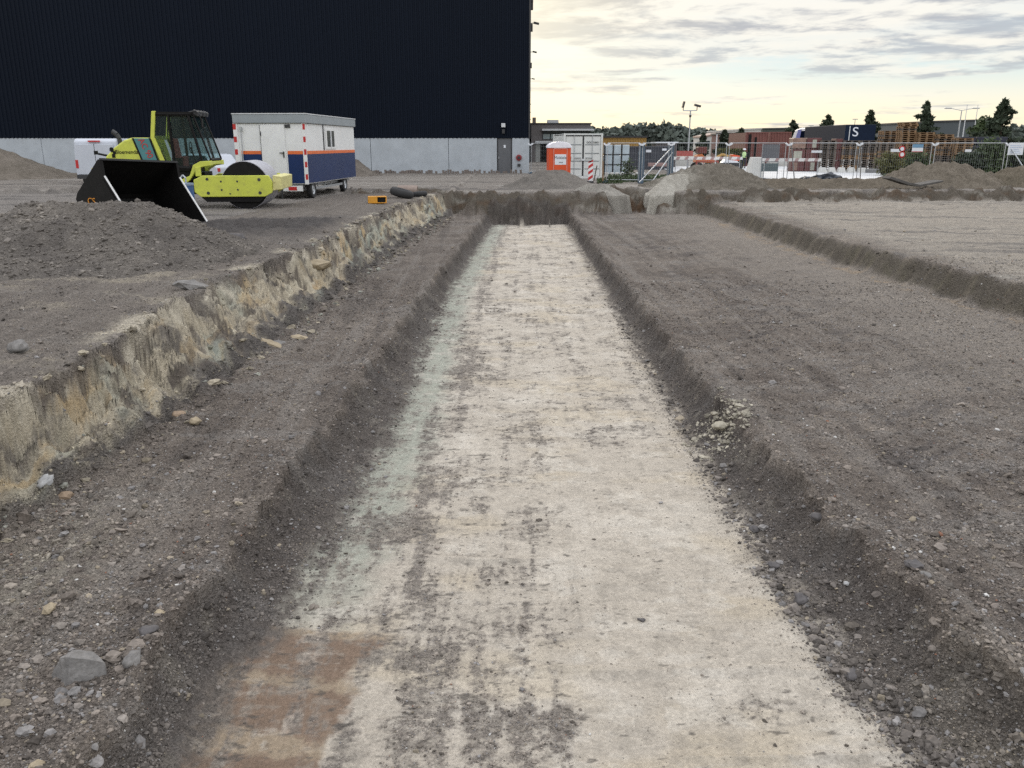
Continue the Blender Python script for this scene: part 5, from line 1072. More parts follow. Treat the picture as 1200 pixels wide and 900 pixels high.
for i, (a, c) in enumerate(((627.5, 633), (633.5, 645), (646, 690))):
    x0, x1 = XY(a, oy, 1) - ox0, XY(c, oy, 1) - ox0
    MB().bb(x0, x1, -0.03, -0.002, 0, 2.15).build('entrance' if i else 'pillar', M_BLACK if i else mat('pale_pillar', (0.30, 0.31, 0.30), 0.8), of)
MB().bb(XY(627, oy, 1) - ox0, w_, -0.5, 0, 2.17, 2.35).build('lintel', M_TRIM, of)

# ------------------------------------------------------------------ fence panels
M_WIRE = mat('fence_wire', (0.30, 0.32, 0.34), 0.5, 0.3)
def fence(label, x0, y0, x1, y1, H=2.0, brace=None, posts=True, signs=()):
    t_ = thing('wire_fence', label, 'fence panel', (x0, y0, 0.06), math.atan2(y1 - y0, x1 - x0), 'temporary wire fence panels')
    Lg = math.hypot(x1 - x0, y1 - y0) - 0.06
    b = MB()
    for x_ in (0.02, Lg - 0.02): b.tube((x_, 0, 0.05), (x_, 0, H), 0.021, None, 8)
    for z_ in (0.12, H): b.tube((0.02, 0, z_), (Lg - 0.02, 0, z_), 0.018, None, 8)
    b.build('frame', M_STEEL, t_)
    b = MB(); n = int(Lg / 0.115)
    for i in range(1, n): x_ = Lg * i / n; b.bb(x_ - 0.0018, x_ + 0.0018, -0.0018, 0.0018, 0.13, H - 0.02)
    for z_ in (0.45, 0.8, 1.15, 1.5, 1.8): b.bb(0.03, Lg - 0.03, 0.002, 0.006, z_ - 0.002, z_ + 0.002)
    b.build('wire_mesh', M_WIRE, t_)
    MB().bb(-0.14, 0.10, -0.33, 0.33, -0.06, 0.08).build('foot_block', M_BLUEBLK, t_, 0.02)
    b = MB(); b.bb(-0.10, 0.05, -0.05, 0.05, H - 0.14, H - 0.06); b.box((-0.13, -0.03, H - 0.05), (0.14, 0.05, 0.08), Matrix.Rotation(rad(35), 3, 'Y')); b.box((0.10, -0.03, H - 0.05), (0.14, 0.05, 0.08), Matrix.Rotation(rad(-35), 3, 'Y')); b.build('clamp', M_SIGN, t_)
    if brace: b = MB(); b.tube((brace[0], -0.04, brace[1]), (brace[2], brace[3], brace[4]), 0.03, None, 8); b.build('brace', M_STEEL, t_)
    return t_
FY = 45.0
def fp(label, a, c, Y0=FY, Y1=None, **k):
    Y1 = Y0 if Y1 is None else Y1
    return fence(label, XY(a, Y0, 1), Y0, XY(c, Y1, 1), Y1, **k)
fp('short wire fence panel between warehouse corner and orange toilet', 622, 648, 60)
fp('wire fence panel right of the white container, up to the blue post', 711, 751, 45.6, 45.2)
fp('wire fence panel with a slanting strut between the two blue posts', 752, 785, 45.2, 45, brace=(1.5, 1.75, -0.1, -1.2, 0.05))
fp('wire fence panel in front of the orange and red barriers', 786, 852, 45)
fp('wire fence panel in front of the red-brown containers', 853, 921, 45)
fp('wire fence panel in front of the maroon brick packs', 923, 1003, 45, brace=(0.1, 1.9, 0.9, 1.4, 0.05))
fp('wire fence panel in front of the tallest pallet stack', 1005, 1091, 45, brace=(0.1, 1.75, 0.8, 1.4, 0.05))
fp('wire fence panel in front of the dark navy crates', 1093, 1177, 45)
fp('wire fence panel at the right edge of the photo with the big white sign', 1179, 1265, 45, brace=(0.1, 1.75, 0.75, -1.0, 0.3))
fp('wire fence panel just out at the right, beyond the sign panel', 1267, 1350, 45)
for px_, lab, Y_ in ((751.5, 'thick blue-grey steel post, left one of the fence pair', 45.4), (785.5, 'thick blue-grey steel post with the slanting strut, right one of the fence pair', 45.3)):
    x_ = XY(px_, Y_, 1); t_ = thing('gate_post', lab, 'post', (x_, Y_, gz(x_, Y_)))
    MB().bb(-0.15, 0.15, -0.13, 0.13, 0, 1.98).build('post', M_BLUEBLK, t_, 0.015); MB().bb(-0.17, 0.17, -0.15, 0.15, 1.98, 2.02).build('cap', M_TRIM, t_)
    b = MB(); b.tube((0.05, -0.16, 1.6 if px_ > 770 else 1.9), (-1.25 if px_ > 770 else -0.3, -1.4, 0.02), 0.03); 
    if px_ > 770: b.build('strut', M_STEEL, t_)
def sign(label, px0, px1, py0, py1, m, Y=FY - 0.06, extra=None):
    a, c = atY(px0, py0, Y), atY(px1, py1, Y); t_ = thing('fence_sign', label, 'sign', (a.x, Y, c.z))
    MB().bb(0, c.x - a.x, -0.02, 0, 0, a.z - c.z).build('board', m, t_); 
    if extra: extra(t_, c.x - a.x, a.z - c.z)
    return t_
def sx1(t_, w, h):
    q = MB(); 
    for i in range(5): q.bb(w * 0.1, w * (0.9 - 0.1 * (i % 3)), -0.026, -0.021, h * (0.15 + 0.15 * i), h * (0.19 + 0.15 * i))
    q.build('print', mat('pale_blue_print', (0.35, 0.45, 0.62), 0.6), t_)
sign('large white notice board on the fence at the right edge', 1182.5, 1198, 167.5, 181.5, M_SIGN, extra=sx1)
def sx2(t_, w, h): MB().bb(0.004, w - 0.004, -0.026, -0.021, h * 0.55, h).build('blue_field', M_SIGNB, t_); MB().bb(0.004, w - 0.004, -0.026, -0.021, 0.0, h * 0.07).build('red_line', M_RED, t_)
sign('white and blue sign on the fence in front of the pallets', 1069.5, 1081, 169, 178, M_SIGN, extra=sx2)
sign('small white plate on the fence before the navy crates', 1131, 1138, 175, 178, M_SIGN)
sign('narrow white plate on the fence left of the red round signs', 1044, 1055, 174.5, 178, M_SIGN)
sign('narrow white plate in front of the maroon brick packs', 951, 963, 176.3, 179, M_SIGN)
for py, lab in ((174.5, 'upper'), (181, 'lower')):
    p = atY(1057, py, FY - 0.06); t_ = thing('round_sign', lab + ' small red and white round sign on the fence by the pallets', 'sign', p)
    MB().lathe([(0, -0.02), (0.16, -0.02), (0.16, 0)], 'y', n=20).build('plate', M_RED, t_); MB().lathe([(0, -0.026), (0.10, -0.026), (0.10, -0.021)], 'y', n=16).build('centre', M_SIGN, t_)
# grey board panel inside the fence
x0, x1 = XY(893, 50, 1), XY(912.5, 50, 1)
t_ = thing('board_panel', 'dark grey board panel standing beside the white tapered block', 'board', (x0, 50, 0.05)); 
MB().bb(0, x1 - x0, 0, 0.05, 0.95, 1.95).build('upper_board', mat('grey_board', (0.11, 0.115, 0.13), 0.7), t_); MB().bb(0, x1 - x0, 0.005, 0.045, 0.42, 0.88).build('lower_board', mat('green_grey_board', (0.09, 0.12, 0.13), 0.7), t_)
b = MB()
for x_ in (0.0, x1 - x0): b.tube((x_, 0.09, 0), (x_, 0.09, 1.97), 0.03)
b.build('posts', M_STEEL, t_)
for q in [c for c in t_.children if c.name.startswith('posts')]: q.name = 'post_frame'

# barrier planks red/white
def plank(label, a, c, Y, z, h=0.17, legs=True):
    x0, x1 = XY(a, Y, 1), XY(c, Y, 1); t_ = thing('barrier_plank', label, 'barrier', (x0, Y, 0.06)); w = x1 - x0
    pl_ = MB().bb(0, w, -0.02, 0.02, z, z + h).build('plank', M_WHITE, t_); n = max(2, int(w / 0.5))
    for i in range(n):
        q = MB(); u = w * (i + 0.25) / n; q.prism([(u, z), (u + 0.2, z), (u + 0.28, z + h), (u + 0.08, z + h)], 'y', -0.026, -0.021); q.build('red_stripe', mat('faded_red', (0.36, 0.25, 0.25), 0.6) if i == 0 else bpy.data.materials.get('faded_red') or M_RED, pl_)
    for x_ in (0.15, w - 0.15): MB().tube((x_, 0.04, 0), (x_, 0.04, z + h), 0.025).build('leg', M_STEEL, t_); MB().bb(x_ - 0.12, x_ + 0.12, -0.3, 0.35, 0, 0.06).build('foot', M_DARK, t_)
plank('long white barrier plank behind the fence, from blue post to mini loader', 789, 870, 52, 1.04)
plank('long white barrier plank in front of the maroon brick packs', 893, 962, 49, 1.00)
plank('white and red barrier plank standing low before the grey slab', 818, 838, 54, 0.42, 0.22)
def redfence(label, a, c, Y, z0, z1, m):
    x0, x1 = XY(a, Y, 1), XY(c, Y, 1); t_ = thing('pedestrian_barrier', label, 'barrier', (x0, Y, 0.05)); w = x1 - x0; b = MB()
    for z_ in (z0, (z0 + z1) / 2, z1): b.tube((0, 0, z_), (w, 0, z_), 0.03)
    b.build('rail', m, t_); b = MB(); n = int(w / 0.35)
    for i in range(n + 1): b.tube((w * i / n, 0, z0), (w * i / n, 0, z1), 0.018)
    b.build('bars', m, t_)
    for x_ in (0.05, w - 0.05): MB().tube((x_, 0, 0), (x_, 0, z1), 0.03).build('leg', m, t_)
M_FRED = mat('faded_red_paint', (0.33, 0.075, 0.065), 0.7)
redfence('red steel crowd barrier in front of the low grey slab', 816, 842, 51, 0.25, 0.98, M_FRED)
x0, x1 = XY(793, 60, 1.2), XY(812, 60, 1.2); tag(MB().bb(x0, x1, 60, 60.08, 1.2, 1.55).build('barrier_board', M_FRED), 'dull red board standing behind the fence left of the orange machine', 'board')
x0, x1 = XY(842, 56, 0.3), XY(859, 56, 0.3); tag(MB().bb(x0 - 0.6, x1, 56, 57.5, 0.06, 0.62).build('concrete_slab', mat('grey_slab', (0.20, 0.20, 0.21), 0.9), None, 0.02), 'low grey concrete slab behind the soil mound, left of the worker', 'slab')

# small orange machine
oy_ = 62.0; x_ = XY(824, oy_, 1); t_ = thing('mini_loader', 'small orange loader machine behind the barrier plank', 'loader', (x_, oy_, 0))
MB().prism([(-0.65, 0.75), (-0.55, 1.25), (-0.2, 1.35), (0.1, 1.0), (0.75, 0.95), (0.75, 0.70)], 'y', -0.5, 0.5).build('body', mat('machine_orange', (0.42, 0.12, 0.03), 0.6), t_, 0.03)
MB().bb(-0.5, 0.15, -0.45, 0.45, 1.36, 1.82).build('cab', mat('dark_red_cab', (0.10, 0.02, 0.015), 0.5), t_, 0.04)
b = MB(); b.path([(0.5, -0.3, 0.9), (1.3, -0.3, 1.3), (2.2, -0.3, 1.0)], 0.09); b.build('arm', M_YSHED, t_); MB().prism([(2.0, 0.9), (2.0, 1.3), (2.5, 1.2), (2.5, 0.85)], 'y', -0.6, 0.4).build('shovel', M_ORPLAST, t_, 0.02)
for s in (-0.42, 0.5):
    for y_ in (-0.55, 0.55): MB().lathe([(0.0, -0.1), (0.36, -0.1), (0.38, 0), (0.36, 0.1), (0, 0.1)], 'y', (s, y_, 0.37), 20).build('wheel', M_RUBBER, t_)

# tapered white concrete blocks
def tapered(label, px0, px1, py0, py1, Y, topf=0.62, dep=None, group=None, skew=0.0):
    a, c = atY(px0, py0, Y), atY(px1, py1, Y); w = c.x - a.x; h = a.z - 0.06; dep = dep or w
    t = topf; b = MB(); xm = w / 2
    B_ = [(0, 0, 0), (w, 0, 0), (w, dep, 0), (0, dep, 0)]; T_ = [(xm - xm * t + skew, dep * (1 - t) / 2, h), (xm + xm * t + skew, dep * (1 - t) / 2, h), (xm + xm * t + skew, dep * (1 + t) / 2, h), (xm - xm * t + skew, dep * (1 + t) / 2, h)]
    b.add(B_ + T_, [(3, 2, 1, 0), (4, 5, 6, 7), (0, 1, 5, 4), (1, 2, 6, 5), (2, 3, 7, 6), (3, 0, 4, 7)])
    return tag(b.build('concrete_block', M_CONCW, None, 0.03, loc=(a.x, Y, 0.07)), label, 'concrete block', group)
tapered('largest white tapered concrete block, standing left of the dark grey board', 878.5, 895, 184.5, 203, 51.5, 0.72, 1.0, None, 0.12)
for i, (a, c) in enumerate(((960.3, 969.5), (971.5, 980.0), (983.0, 991.5), (994.5, 1003), (1006.5, 1016.5))):
    tapered(('white tapered block, %s in the row before the pallets') % ('leftmost', 'second from the left', 'third from the left', 'fourth from the left', 'rightmost and widest')[i], a, c, 196.5 if i < 4 else 197, 203, 60.5, 0.68, 0.5, 'small white tapered concrete blocks')
for i, (a, c) in enumerate(((1016.8, 1028), (1028.6, 1043.5))):
    p0, p1 = XY(a, 59.5, 0.2), XY(c, 59.5, 0.2); tag(MB().bb(p0, p1, 59.5, 60.0, 0.0, 0.36).build('kerb_stone', mat('grey_kerb', (0.17, 0.17, 0.17), 0.9) if i == 0 else bpy.data.materials['grey_kerb'], None, 0.08), ('shorter left', 'longer right')[i] + ' grey kerb stone beside the widest small tapered block', 'kerb stone')
p = atY(855, 189, 66); b = MB(); b.prism([(-0.55, 0), (0.75, 0), (0.45, 0.28), (-0.25, 0.30)], 'y', 0, 0.9)
tag(b.build('covered_pallet', M_SIGN, None, 0.03, loc=(p.x, 66, 0.62)), 'white covered load lying low behind the fence, left of the worker', 'load')
tag(MB().bb(p.x - 0.9, p.x + 1.0, 66, 67, 0.05, 0.60).build('timber_base', M_DARK), 'dark low base under the white covered load', 'base')

# dark tarpaulin heap
def blob(label, px, py, Y, sx, sy, sz, m, seed, cat='tarpaulin', z=None):
    bm = bmesh.new(); bmesh.ops.create_icosphere(bm, subdivisions=4, radius=1)
    for v in bm.verts:
        q = v.co.copy(); k = 1 + 0.35 * float(gn(np.array([q.x * 2.2 + seed]), np.array([q.y * 2.2 + q.z * 2.6]), seed)[0]) + 0.16 * float(gn(np.array([q.x * 6 + seed]), np.array([q.z * 6 + q.y * 5]), seed + 1)[0])
        v.co = Vector((q.x * sx * k, q.y * sy * k, max(q.z, -0.25) * sz * k))
    me = bpy.data.meshes.new('tarpaulin'); bm.to_mesh(me); bm.free(); me.materials.append(m)
    o = bpy.data.objects.new('tarpaulin', me); C.objects.link(o); p = atY(px, py, Y); o.location = p
    return tag(o, label, cat)
blob('large crumpled dark tarpaulin heap lying before the fence', 968, 213.5, 43.4, 0.95, 0.7, 0.42, M_TARP, 3)
blob('smaller dark tarpaulin bundle left of the larger heap', 944, 214, 43.6, 0.45, 0.5, 0.28, M_TARP, 9)
blob('teal blue tarpaulin bundle in front of the dark heap', 968, 217, 42.6, 0.55, 0.4, 0.26, M_TARPT, 14)
tag(MB().box((XY(998, 43.2, 0), 43.2, atY(998, 216, 43.2).z), (1.5, 0.5, 0.12)).build('timber_beam', M_TARP, None, 0.02), 'flat dark beam lying right of the tarpaulin heap', 'beam')
# broken asphalt slab on the right mound
p = atY(1072, 216, 38.9); b = MB(); b.prism([(-1.3, 0.26), (-0.4, -0.02), (0.1, -0.10), (1.1, 0.10), (1.15, 0.18), (0.1, 0.0), (-0.4, 0.10), (-1.25, 0.36)], 'y', -0.1, 0.8)
tag(b.build('asphalt_slab', M_ASPH, None, 0.01, loc=(p.x, 38.7, p.z)), 'broken sheet of asphalt lying on the brown mound', 'slab')

# ------------------------------------------------------------------ containers, coach, lorry, yellow shed
def rbox(label, px0, px1, Y, H, L_, z=0.0, m=None, name='shipping_container', cat='container', rz=0.0, doors=True):
    x0, x1 = XY(px0, Y, 1.5), XY(px1, Y, 1.5); w = x1 - x0; t_ = thing(name, label, cat, (x0, Y, z), rz)
    b = MB(); n = max(6, int(w / 0.25)); pr = []
    for i in range(n): a = w * i / n; q = w / n; pr += [(a, 0.03), (a + q * .4, 0.03), (a + q * .5, 0.07), (a + q * .9, 0.07)]
    pr.append((w, 0.03)); mm = len(pr); b.add([(u, v, 0.1) for u, v in pr] + [(u, v, H - 0.08) for u, v in pr], [(i, i + 1, i + 1 + mm, i + mm) for i in range(mm - 1)])
    b.bb(0.02, w - 0.02, 0.12, L_, 0.05, H - 0.05); b.build('body', m, t_)
    b = MB(); b.bb(0, 0.1, 0, 0.12, 0, H); b.bb(w - 0.1, w, 0, 0.12, 0, H); b.bb(0.1, w - 0.1, 0, 0.12, H - 0.1, H); b.bb(0.1, w - 0.1, 0, 0.12, 0, 0.12); b.build('frame', m, t_)
    return t_, w
t_, w = rbox('red-brown container with a dark vertical door gap behind the worker', 872.5, 899.5, 78, 3.05, 6, 0, M_RUST)
b = MB(); b.bb(0.28, 0.55, -0.01, 0.0, 0.3, 2.85); b.build('door_gap', M_BLACK, t_); b = MB(); b.bb(0.85, 1.05, -0.01, 0.0, 0.2, 2.6); b.build('dark_bar', M_BLACK, t_)
rbox('plain red-brown container, right-hand one of the pair', 900.5, 926, 80, 3.1, 6, 0, M_RUST)
t_, w = rbox('low ochre yellow site container behind the pale blue packs', 700, 757, 85, 2.62, 3, 0, M_YSHED, 'site_container')
MB().bb(-0.1, w + 0.1, -0.1, 3.1, 2.62, 2.8).build('roof', M_DARK, t_)
t_, w = rbox('dark slate container behind the fence between the blue posts', 736, 786, 70, 1.85, 2.5, 0, mat('slate_container', (0.055, 0.06, 0.075), 0.7), 'site_container')
sign('white plate on the dark slate container, left one', 757, 763, 175.5, 178.5, M_SIGN, 69.9); sign('white plate on the dark slate container, right one', 776, 781, 174, 176.5, M_SIGN, 69.9)
t_, w = rbox('white roofed cabin behind the right blue post', 769, 793, 75, 2.1, 2.5, 0, M_GREYBLD, 'site_cabin', 'cabin'); MB().bb(-0.1, w + .1, -.1, 2.6, 2.1, 2.2).build('roof', M_SIGN, t_)
x0, x1 = XY(760, 66, 1), XY(783, 66, 1); tag(MB().bb(x0, x1, 66, 66.3, 0.35, 0.62).build('pipe_bundle', mat('pinkish_boards', (0.30, 0.20, 0.19), 0.8), None, 0.03), 'pinkish boards stacked low in front of the dark slate container', 'boards')
for i in range(8):
    a = 709 + i * 6.1; x0, x1 = XY(a, 52.5, .2), XY(a + 4.6, 52.5, .2)
    o = MB().bb(x0, x1, 52.5, 52.8, 0.0, 0.33).build('kerb_block', M_CONCW, None, 0.05); tag(o, 'white kerb block in the row beside the weeds right of the white container', 'kerb block', 'white kerb blocks in a row')
# coach: long side seen, front end far away
cx_ = XY(990, 82, 3); t_ = thing('coach', 'white and blue touring coach with dark side windows behind the pallets', 'coach', (cx_ - 0.3, 82, 0), rad(1.5))
M_COACH = mat('coach_white', (0.66, 0.67, 0.72), 0.4)
MB().prism([(0, 0.4), (0, 3.65), (11.2, 3.68), (12.6, 3.5), (13.4, 2.6), (13.5, 0.4)], 'x', 0.0, 2.5).build('body', M_COACH, t_, 0.12, segs=3)
MB().bb(-0.012, -0.002, 0.2, 11.5, 2.25, 3.36).build('window_band', mat('coach_glass', (0.006, 0.009, 0.020), 0.9, spec=0.0), t_)
b = MB(); b.prism([(11.0, 2.2), (10.6, 3.5), (11.6, 3.5), (12.4, 2.2)], 'x', -0.02, -0.003); b.build('blue_stripe', mat('coach_blue', (0.03, 0.06, 0.35), 0.4), t_)
for k in range(1, 4): MB().bb(-0.02, -0.004, 2.8 * k, 2.8 * k + 0.06, 2.25, 3.48).build('window_pillar', M_DARK, t_)
for y_ in (2.2, 10.2): MB().lathe([(0, -0.12), (0.48, -0.12), (0.5, 0), (0.48, 0.12), (0, 0.12)], 'x', (0.1, y_, 0.5), 22).build('wheel', M_RUBBER, t_)
lx0, lx1 = XY(990.5, 79, 3), XY(1026, 79, 3); w = lx1 - lx0
t_ = thing('lorry_trailer', 'dark blue lorry trailer with a large white S', 'trailer', (lx0, 79, 0))
M_LNAVY = mat('trailer_navy', (0.010, 0.017, 0.035), 0.7, spec=0.1)
MB().bb(0, w, 0, 11, 1.05, 3.72).build('box', M_LNAVY, t_, 0.04); MB().bb(0.35, 0.42, -0.02, -0.002, 1.1, 3.6).build('edge_strip', M_TRIM, t_)
lettering('S', 1.15, M_SIGN, t_, Matrix.Translation((0.92, -0.014, 3.05)) @ FRONT, sx=1.15)
b = MB(); b.bb(0.2, w - 0.2, 0.3, 10.5, 0.8, 1.04); b.build('chassis', M_DARK, t_)
for x_ in (0.35, w - 0.35):
    for y_ in (1.5, 2.8): MB().lathe([(0, -0.16), (0.48, -0.16), (0.5, 0), (0.48, 0.16), (0, 0.16)], 'x', (x_, y_, 0.5), 20).build('wheel', M_RUBBER, t_)

# ------------------------------------------------------------------ brick packs, pallets, crates
PY = 63.0
bcols = [(M_BRICKPK, M_PALEPK), (M_MAROON, M_BRICKPK), (M_MAROON, M_BRICKPK)]
for c, (a, d_) in enumerate(((927.5, 942.5), (943.5, 960.5))):
    for r_ in range(3):
        x0, x1 = XY(a, PY, 1), XY(d_, PY, 1); z0 = 0.10 + r_ * 0.80
        m = [[M_MAROON, M_MAROON, M_BRICKPK], [M_MAROON, M_MAROON, M_MAROON]][c][r_]
        o = MB().bb(x0, x1, PY - 0.1, PY + 0.9, z0, z0 + 0.74).build('brick_pack', m, None, 0.03)
        tag(o, '%s wrapped brick pack in the %s column left of the pallets' % (('bottom', 'middle', 'top')[r_], ('left', 'right')[c]), 'brick pack', 'wrapped brick packs')
        q = MB(); q.bb(x0 + 0.1 + 0.3 * c, x0 + 0.45 + 0.25 * ((r_ + c) % 2), PY - 0.112, PY - 0.102, z0 + 0.06, z0 + 0.62); q.build('pale_wrapping', M_PALEPK if (r_ + c) % 2 else M_BRICKPK, o)
        q = MB()
        for k in range(3): q.bb(x0 + (x1 - x0) * (0.1 + 0.35 * k), x0 + (x1 - x0) * (0.1 + 0.35 * k) + 0.1, PY - 0.1, PY + 0.9, z0 - 0.057, z0 - 0.003)
        q.build('bearer', M_WOODG, o)
x0, x1 = XY(976.5, PY, 1), XY(984.5, PY, 1)
for r_ in range(3):
    o = MB().bb(x0, x1, PY - 0.2, PY + 0.8, 0.08 + r_ * 0.78, 0.82 + r_ * 0.78).build('brick_pack', M_MAROON, None, 0.02); tag(o, '%s narrow dark maroon pack between the pallet stacks' % ('bottom', 'middle', 'top')[r_], 'brick pack', 'narrow maroon packs')
def pallet_mesh(name):
    b = MB(); W_, D_ = 1.2, 0.8
    for i in range(5): b.bb(-W_ / 2, W_ / 2, -D_ / 2 + i * 0.17, -D_ / 2 + i * 0.17 + 0.12, 0.122, 0.144)
    for x_ in (-0.527, 0, 0.527):
        for y_ in (-0.34, 0, 0.34): b.bb(x_ - 0.07, x_ + 0.07, y_ - 0.05, y_ + 0.05, 0.022, 0.10)
        b.bb(x_ - 0.07, x_ + 0.07, -D_ / 2, D_ / 2, 0.10, 0.122)
    for y_ in (-0.34, 0, 0.34): b.bb(-W_ / 2, W_ / 2, y_ - 0.05, y_ + 0.05, 0.0, 0.022)
    return b
protoA = pallet_mesh('a').build('pallet', M_WOOD); protoB = pallet_mesh('b').build('pallet', M_WOODG); used = {}
def stack(label, group, pxc, pytop, Y, kind, z0=0.07):
    x_ = XY(pxc, Y, 1.5); zt_ = atY(pxc, pytop, Y).z; n = max(1, int(round((zt_ - z0) / 0.1462)))
    for i in range(n):
        pr = (protoA, protoB)[kind] if (random.random() < 0.8) else (protoB, protoA)[kind]
        if pr.name not in used: used[pr.name] = 1; o = pr
        else: o = pr.copy(); C.objects.link(o)
        o.location = (x_ + random.gauss(0, 0.018), Y + random.gauss(0, 0.02), z0 + i * 0.1462); o.rotation_euler = (0, 0, random.gauss(0, 0.02))
        tag(o, label, 'pallet', group)
stack('wooden pallet in the mixed stack right of the wrapped brick packs', 'pallets right of the brick packs', 968, 164, PY, 1)
stack('weathered pallet in the stack right of the narrow maroon packs', 'pallets right of the maroon packs', 994, 163.5, PY, 1)
stack('weathered pallet in the stack behind the fence post and brace', 'pallets behind the braced fence post', 1015, 164, PY, 1)
stack('weathered pallet in the dark stack left of the olive bush', 'pallets left of the olive bush', 1036, 166.5, PY, 1)
stack('light wooden pallet in the second tallest stack behind', 'pallets of the second tallest stack', 1038, 153, 67, 0)
stack('light wooden pallet in the tallest stack left of the conifer', 'pallets of the tallest stack', 1059.5, 143.5, PY + 2, 0)
stack('wooden pallet in the stack right below the dark conifer', 'pallets below the dark conifer', 1081, 156, PY + 1.5, 0)
stack('wooden pallet in the stack in front of the dark hall', 'pallets in front of the dark hall', 1103, 158, PY + 1, 0)
stack('weathered pallet in the rightmost low stack beside the navy crates', 'pallets beside the navy crates', 1109, 171, PY - 1.5, 1)
stack('wooden pallet in the rightmost tall stack left of the navy crates', 'pallets left of the navy crates', 1126, 161.5, PY - 2, 0)
M_CRATE = mat('dark_navy_crate', (0.013, 0.016, 0.035), 0.5, 0, 0.3, 3)
for c in range(3):
    for r_ in range(4):
        x0, x1 = XY(1121.5 + c * 18.5, PY, 1), XY(1138.5 + c * 18.5, PY, 1); z0 = 0.05 + r_ * 0.62 - 0.0
        o = MB(); o.bb(x0, x1, PY - 0.2, PY + 0.8, z0 + 0.1, z0 + 0.6); o.bb(x0 + .05, x0 + .2, PY - .15, PY + .75, z0, z0 + .1); o.bb(x1 - .2, x1 - .05, PY - .15, PY + .75, z0, z0 + .1)
        o = o.build('plastic_crate', M_CRATE, None, 0.02)
        tag(o, 'dark navy crate, %s layer, %s column behind the right bushes' % (('bottom', 'second', 'third', 'top')[r_], ('left', 'middle', 'right')[c]), 'crate', 'dark navy stacked crates')

# ------------------------------------------------------------------ worker
def person(label, px, py0, py1, Y):
    p = atY(px, py1, Y); h = atY(px, py0, Y).z - p.z; t_ = thing('person', label, 'person', (p.x, Y, p.z), rad(150)); s = h / 1.75
    bm = bmesh.new(); J = [(0, 0, .95), (0, 0, 1.15), (0, .0, 1.36), (0, 0, 1.50), (0, .02, 1.62), (0, .01, 1.70), (.10, 0, .90), (.12, .03, .50), (.13, -.02, .08), (.13, .10, .03), (-.10, 0, .90), (-.12, .0, .50), (-.13, -.05, .08), (-.13, .07, .03),
         (.19, 0, 1.40), (.26, .03, 1.15), (.22, .22, 1.05), (.17, .32, 1.06), (-.19, 0, 1.40), (-.26, .03, 1.15), (-.22, .22, 1.05), (-.17, .32, 1.06)]
    E_ = [(0, 1), (1, 2), (2, 3), (3, 4), (4, 5), (0, 6), (6, 7), (7, 8), (8, 9), (0, 10), (10, 11), (11, 12), (12, 13), (2, 14), (14, 15), (15, 16), (16, 17), (2, 18), (18, 19), (19, 20), (20, 21)]
    R_ = [.14, .14, .16, .06, .095, .085, .10, .07, .045, .04, .10, .07, .045, .04, .075, .05, .04, .035, .075, .05, .04, .035]
    vv = [bm.verts.new(Vector(j) * s) for j in J]
    for a, c in E_: bm.edges.new((vv[a], vv[c]))
    me = bpy.data.meshes.new('body'); bm.to_mesh(me); bm.free(); me.materials.append(mat('dark_work_clothes', (0.015, 0.02, 0.035), 0.9))
    o = bpy.data.objects.new('body', me); C.objects.link(o); o.parent = t_
    sk = o.modifiers.new('skin', 'SKIN'); 
    for i, r in enumerate(R_): me.skin_vertices[0].data[i].radius = (r * s, r * s * (0.75 if i < 3 else 1)); me.skin_vertices[0].data[i].use_root = (i == 0)
    sb = o.modifiers.new('sub', 'SUBSURF'); sb.levels = 1; sb.render_levels = 2
    V_ = mat('hi_vis_green', (0.50, 0.68, 0.33), 0.7)
    MB().lathe([(0.19 * s, 0.98 * s), (0.205 * s, 1.15 * s), (0.215 * s, 1.32 * s), (0.15 * s, 1.46 * s), (0.08 * s, 1.5 * s)], 'z', n=16).build('vest', V_, t_, smooth=True)
    MB().lathe([(0.14 * s, 1.66 * s), (0.125 * s, 1.72 * s), (0.09 * s, 1.78 * s), (0.0, 1.80 * s)], 'z', (0, 0.02 * s, 0), 16).build('helmet', M_SIGN, t_, smooth=True)
    MB().lathe([(0.0, 1.58 * s), (0.085 * s, 1.60 * s), (0.095 * s, 1.65 * s), (0.0, 1.68 * s)], 'z', (0, 0.02 * s, 0), 14).build('face', mat('skin', (0.42, 0.26, 0.19), 0.7), t_, smooth=True)
person('worker in a green hi-vis vest and white helmet beside the red-brown container', 871, 174.5, 197.5, 70)

# ------------------------------------------------------------------ light mast, street lamp, flagpoles
x_ = XY(808, 62, 3); t_ = thing('light_mast', 'tall grey light mast with two floodlights in front of the woods', 'light mast', (x_, 62, 0)); zt = atY(808, 129.5, 62).z
MB().tube((0, 0, 0), (0, 0, zt), 0.06, 0.045).build('pole', M_STEEL, t_); MB().tube((-0.53, 0, zt), (0.45, 0, zt), 0.035).build('crossbar', M_STEEL, t_)
MB().bb(-0.07, 0.07, -0.07, 0.07, zt - 0.45, zt - 0.3).build('bracket', M_DARK, t_)
q = MB(); q.tube((-0.53, 0, zt), (-0.53, 0, zt + 0.2), 0.03); q.box((-0.53, 0, zt + 0.40), (0.12, 0.34, 0.42), Matrix.Rotation(rad(12), 3, 'Y')); q.build('floodlight', M_DARK, t_)
q = MB(); q.tube((0.45, 0, zt), (0.45, 0, zt + 0.25), 0.03); q.box((0.47, 0, zt + 0.33), (0.46, 0.34, 0.13), Matrix.Rotation(rad(14), 3, 'Y')); q.build('floodlight', M_DARK, t_)
x_ = XY(1125.5, 110, 5); zt = atY(1125, 129.5, 110).z; t_ = thing('street_lamp', 'double-armed street lamp above the dark hall roof', 'street lamp', (x_, 110, 0))
MB().tube((0, 0, 0), (0, 0, zt), 0.10, 0.06).build('pole', M_STEEL, t_)
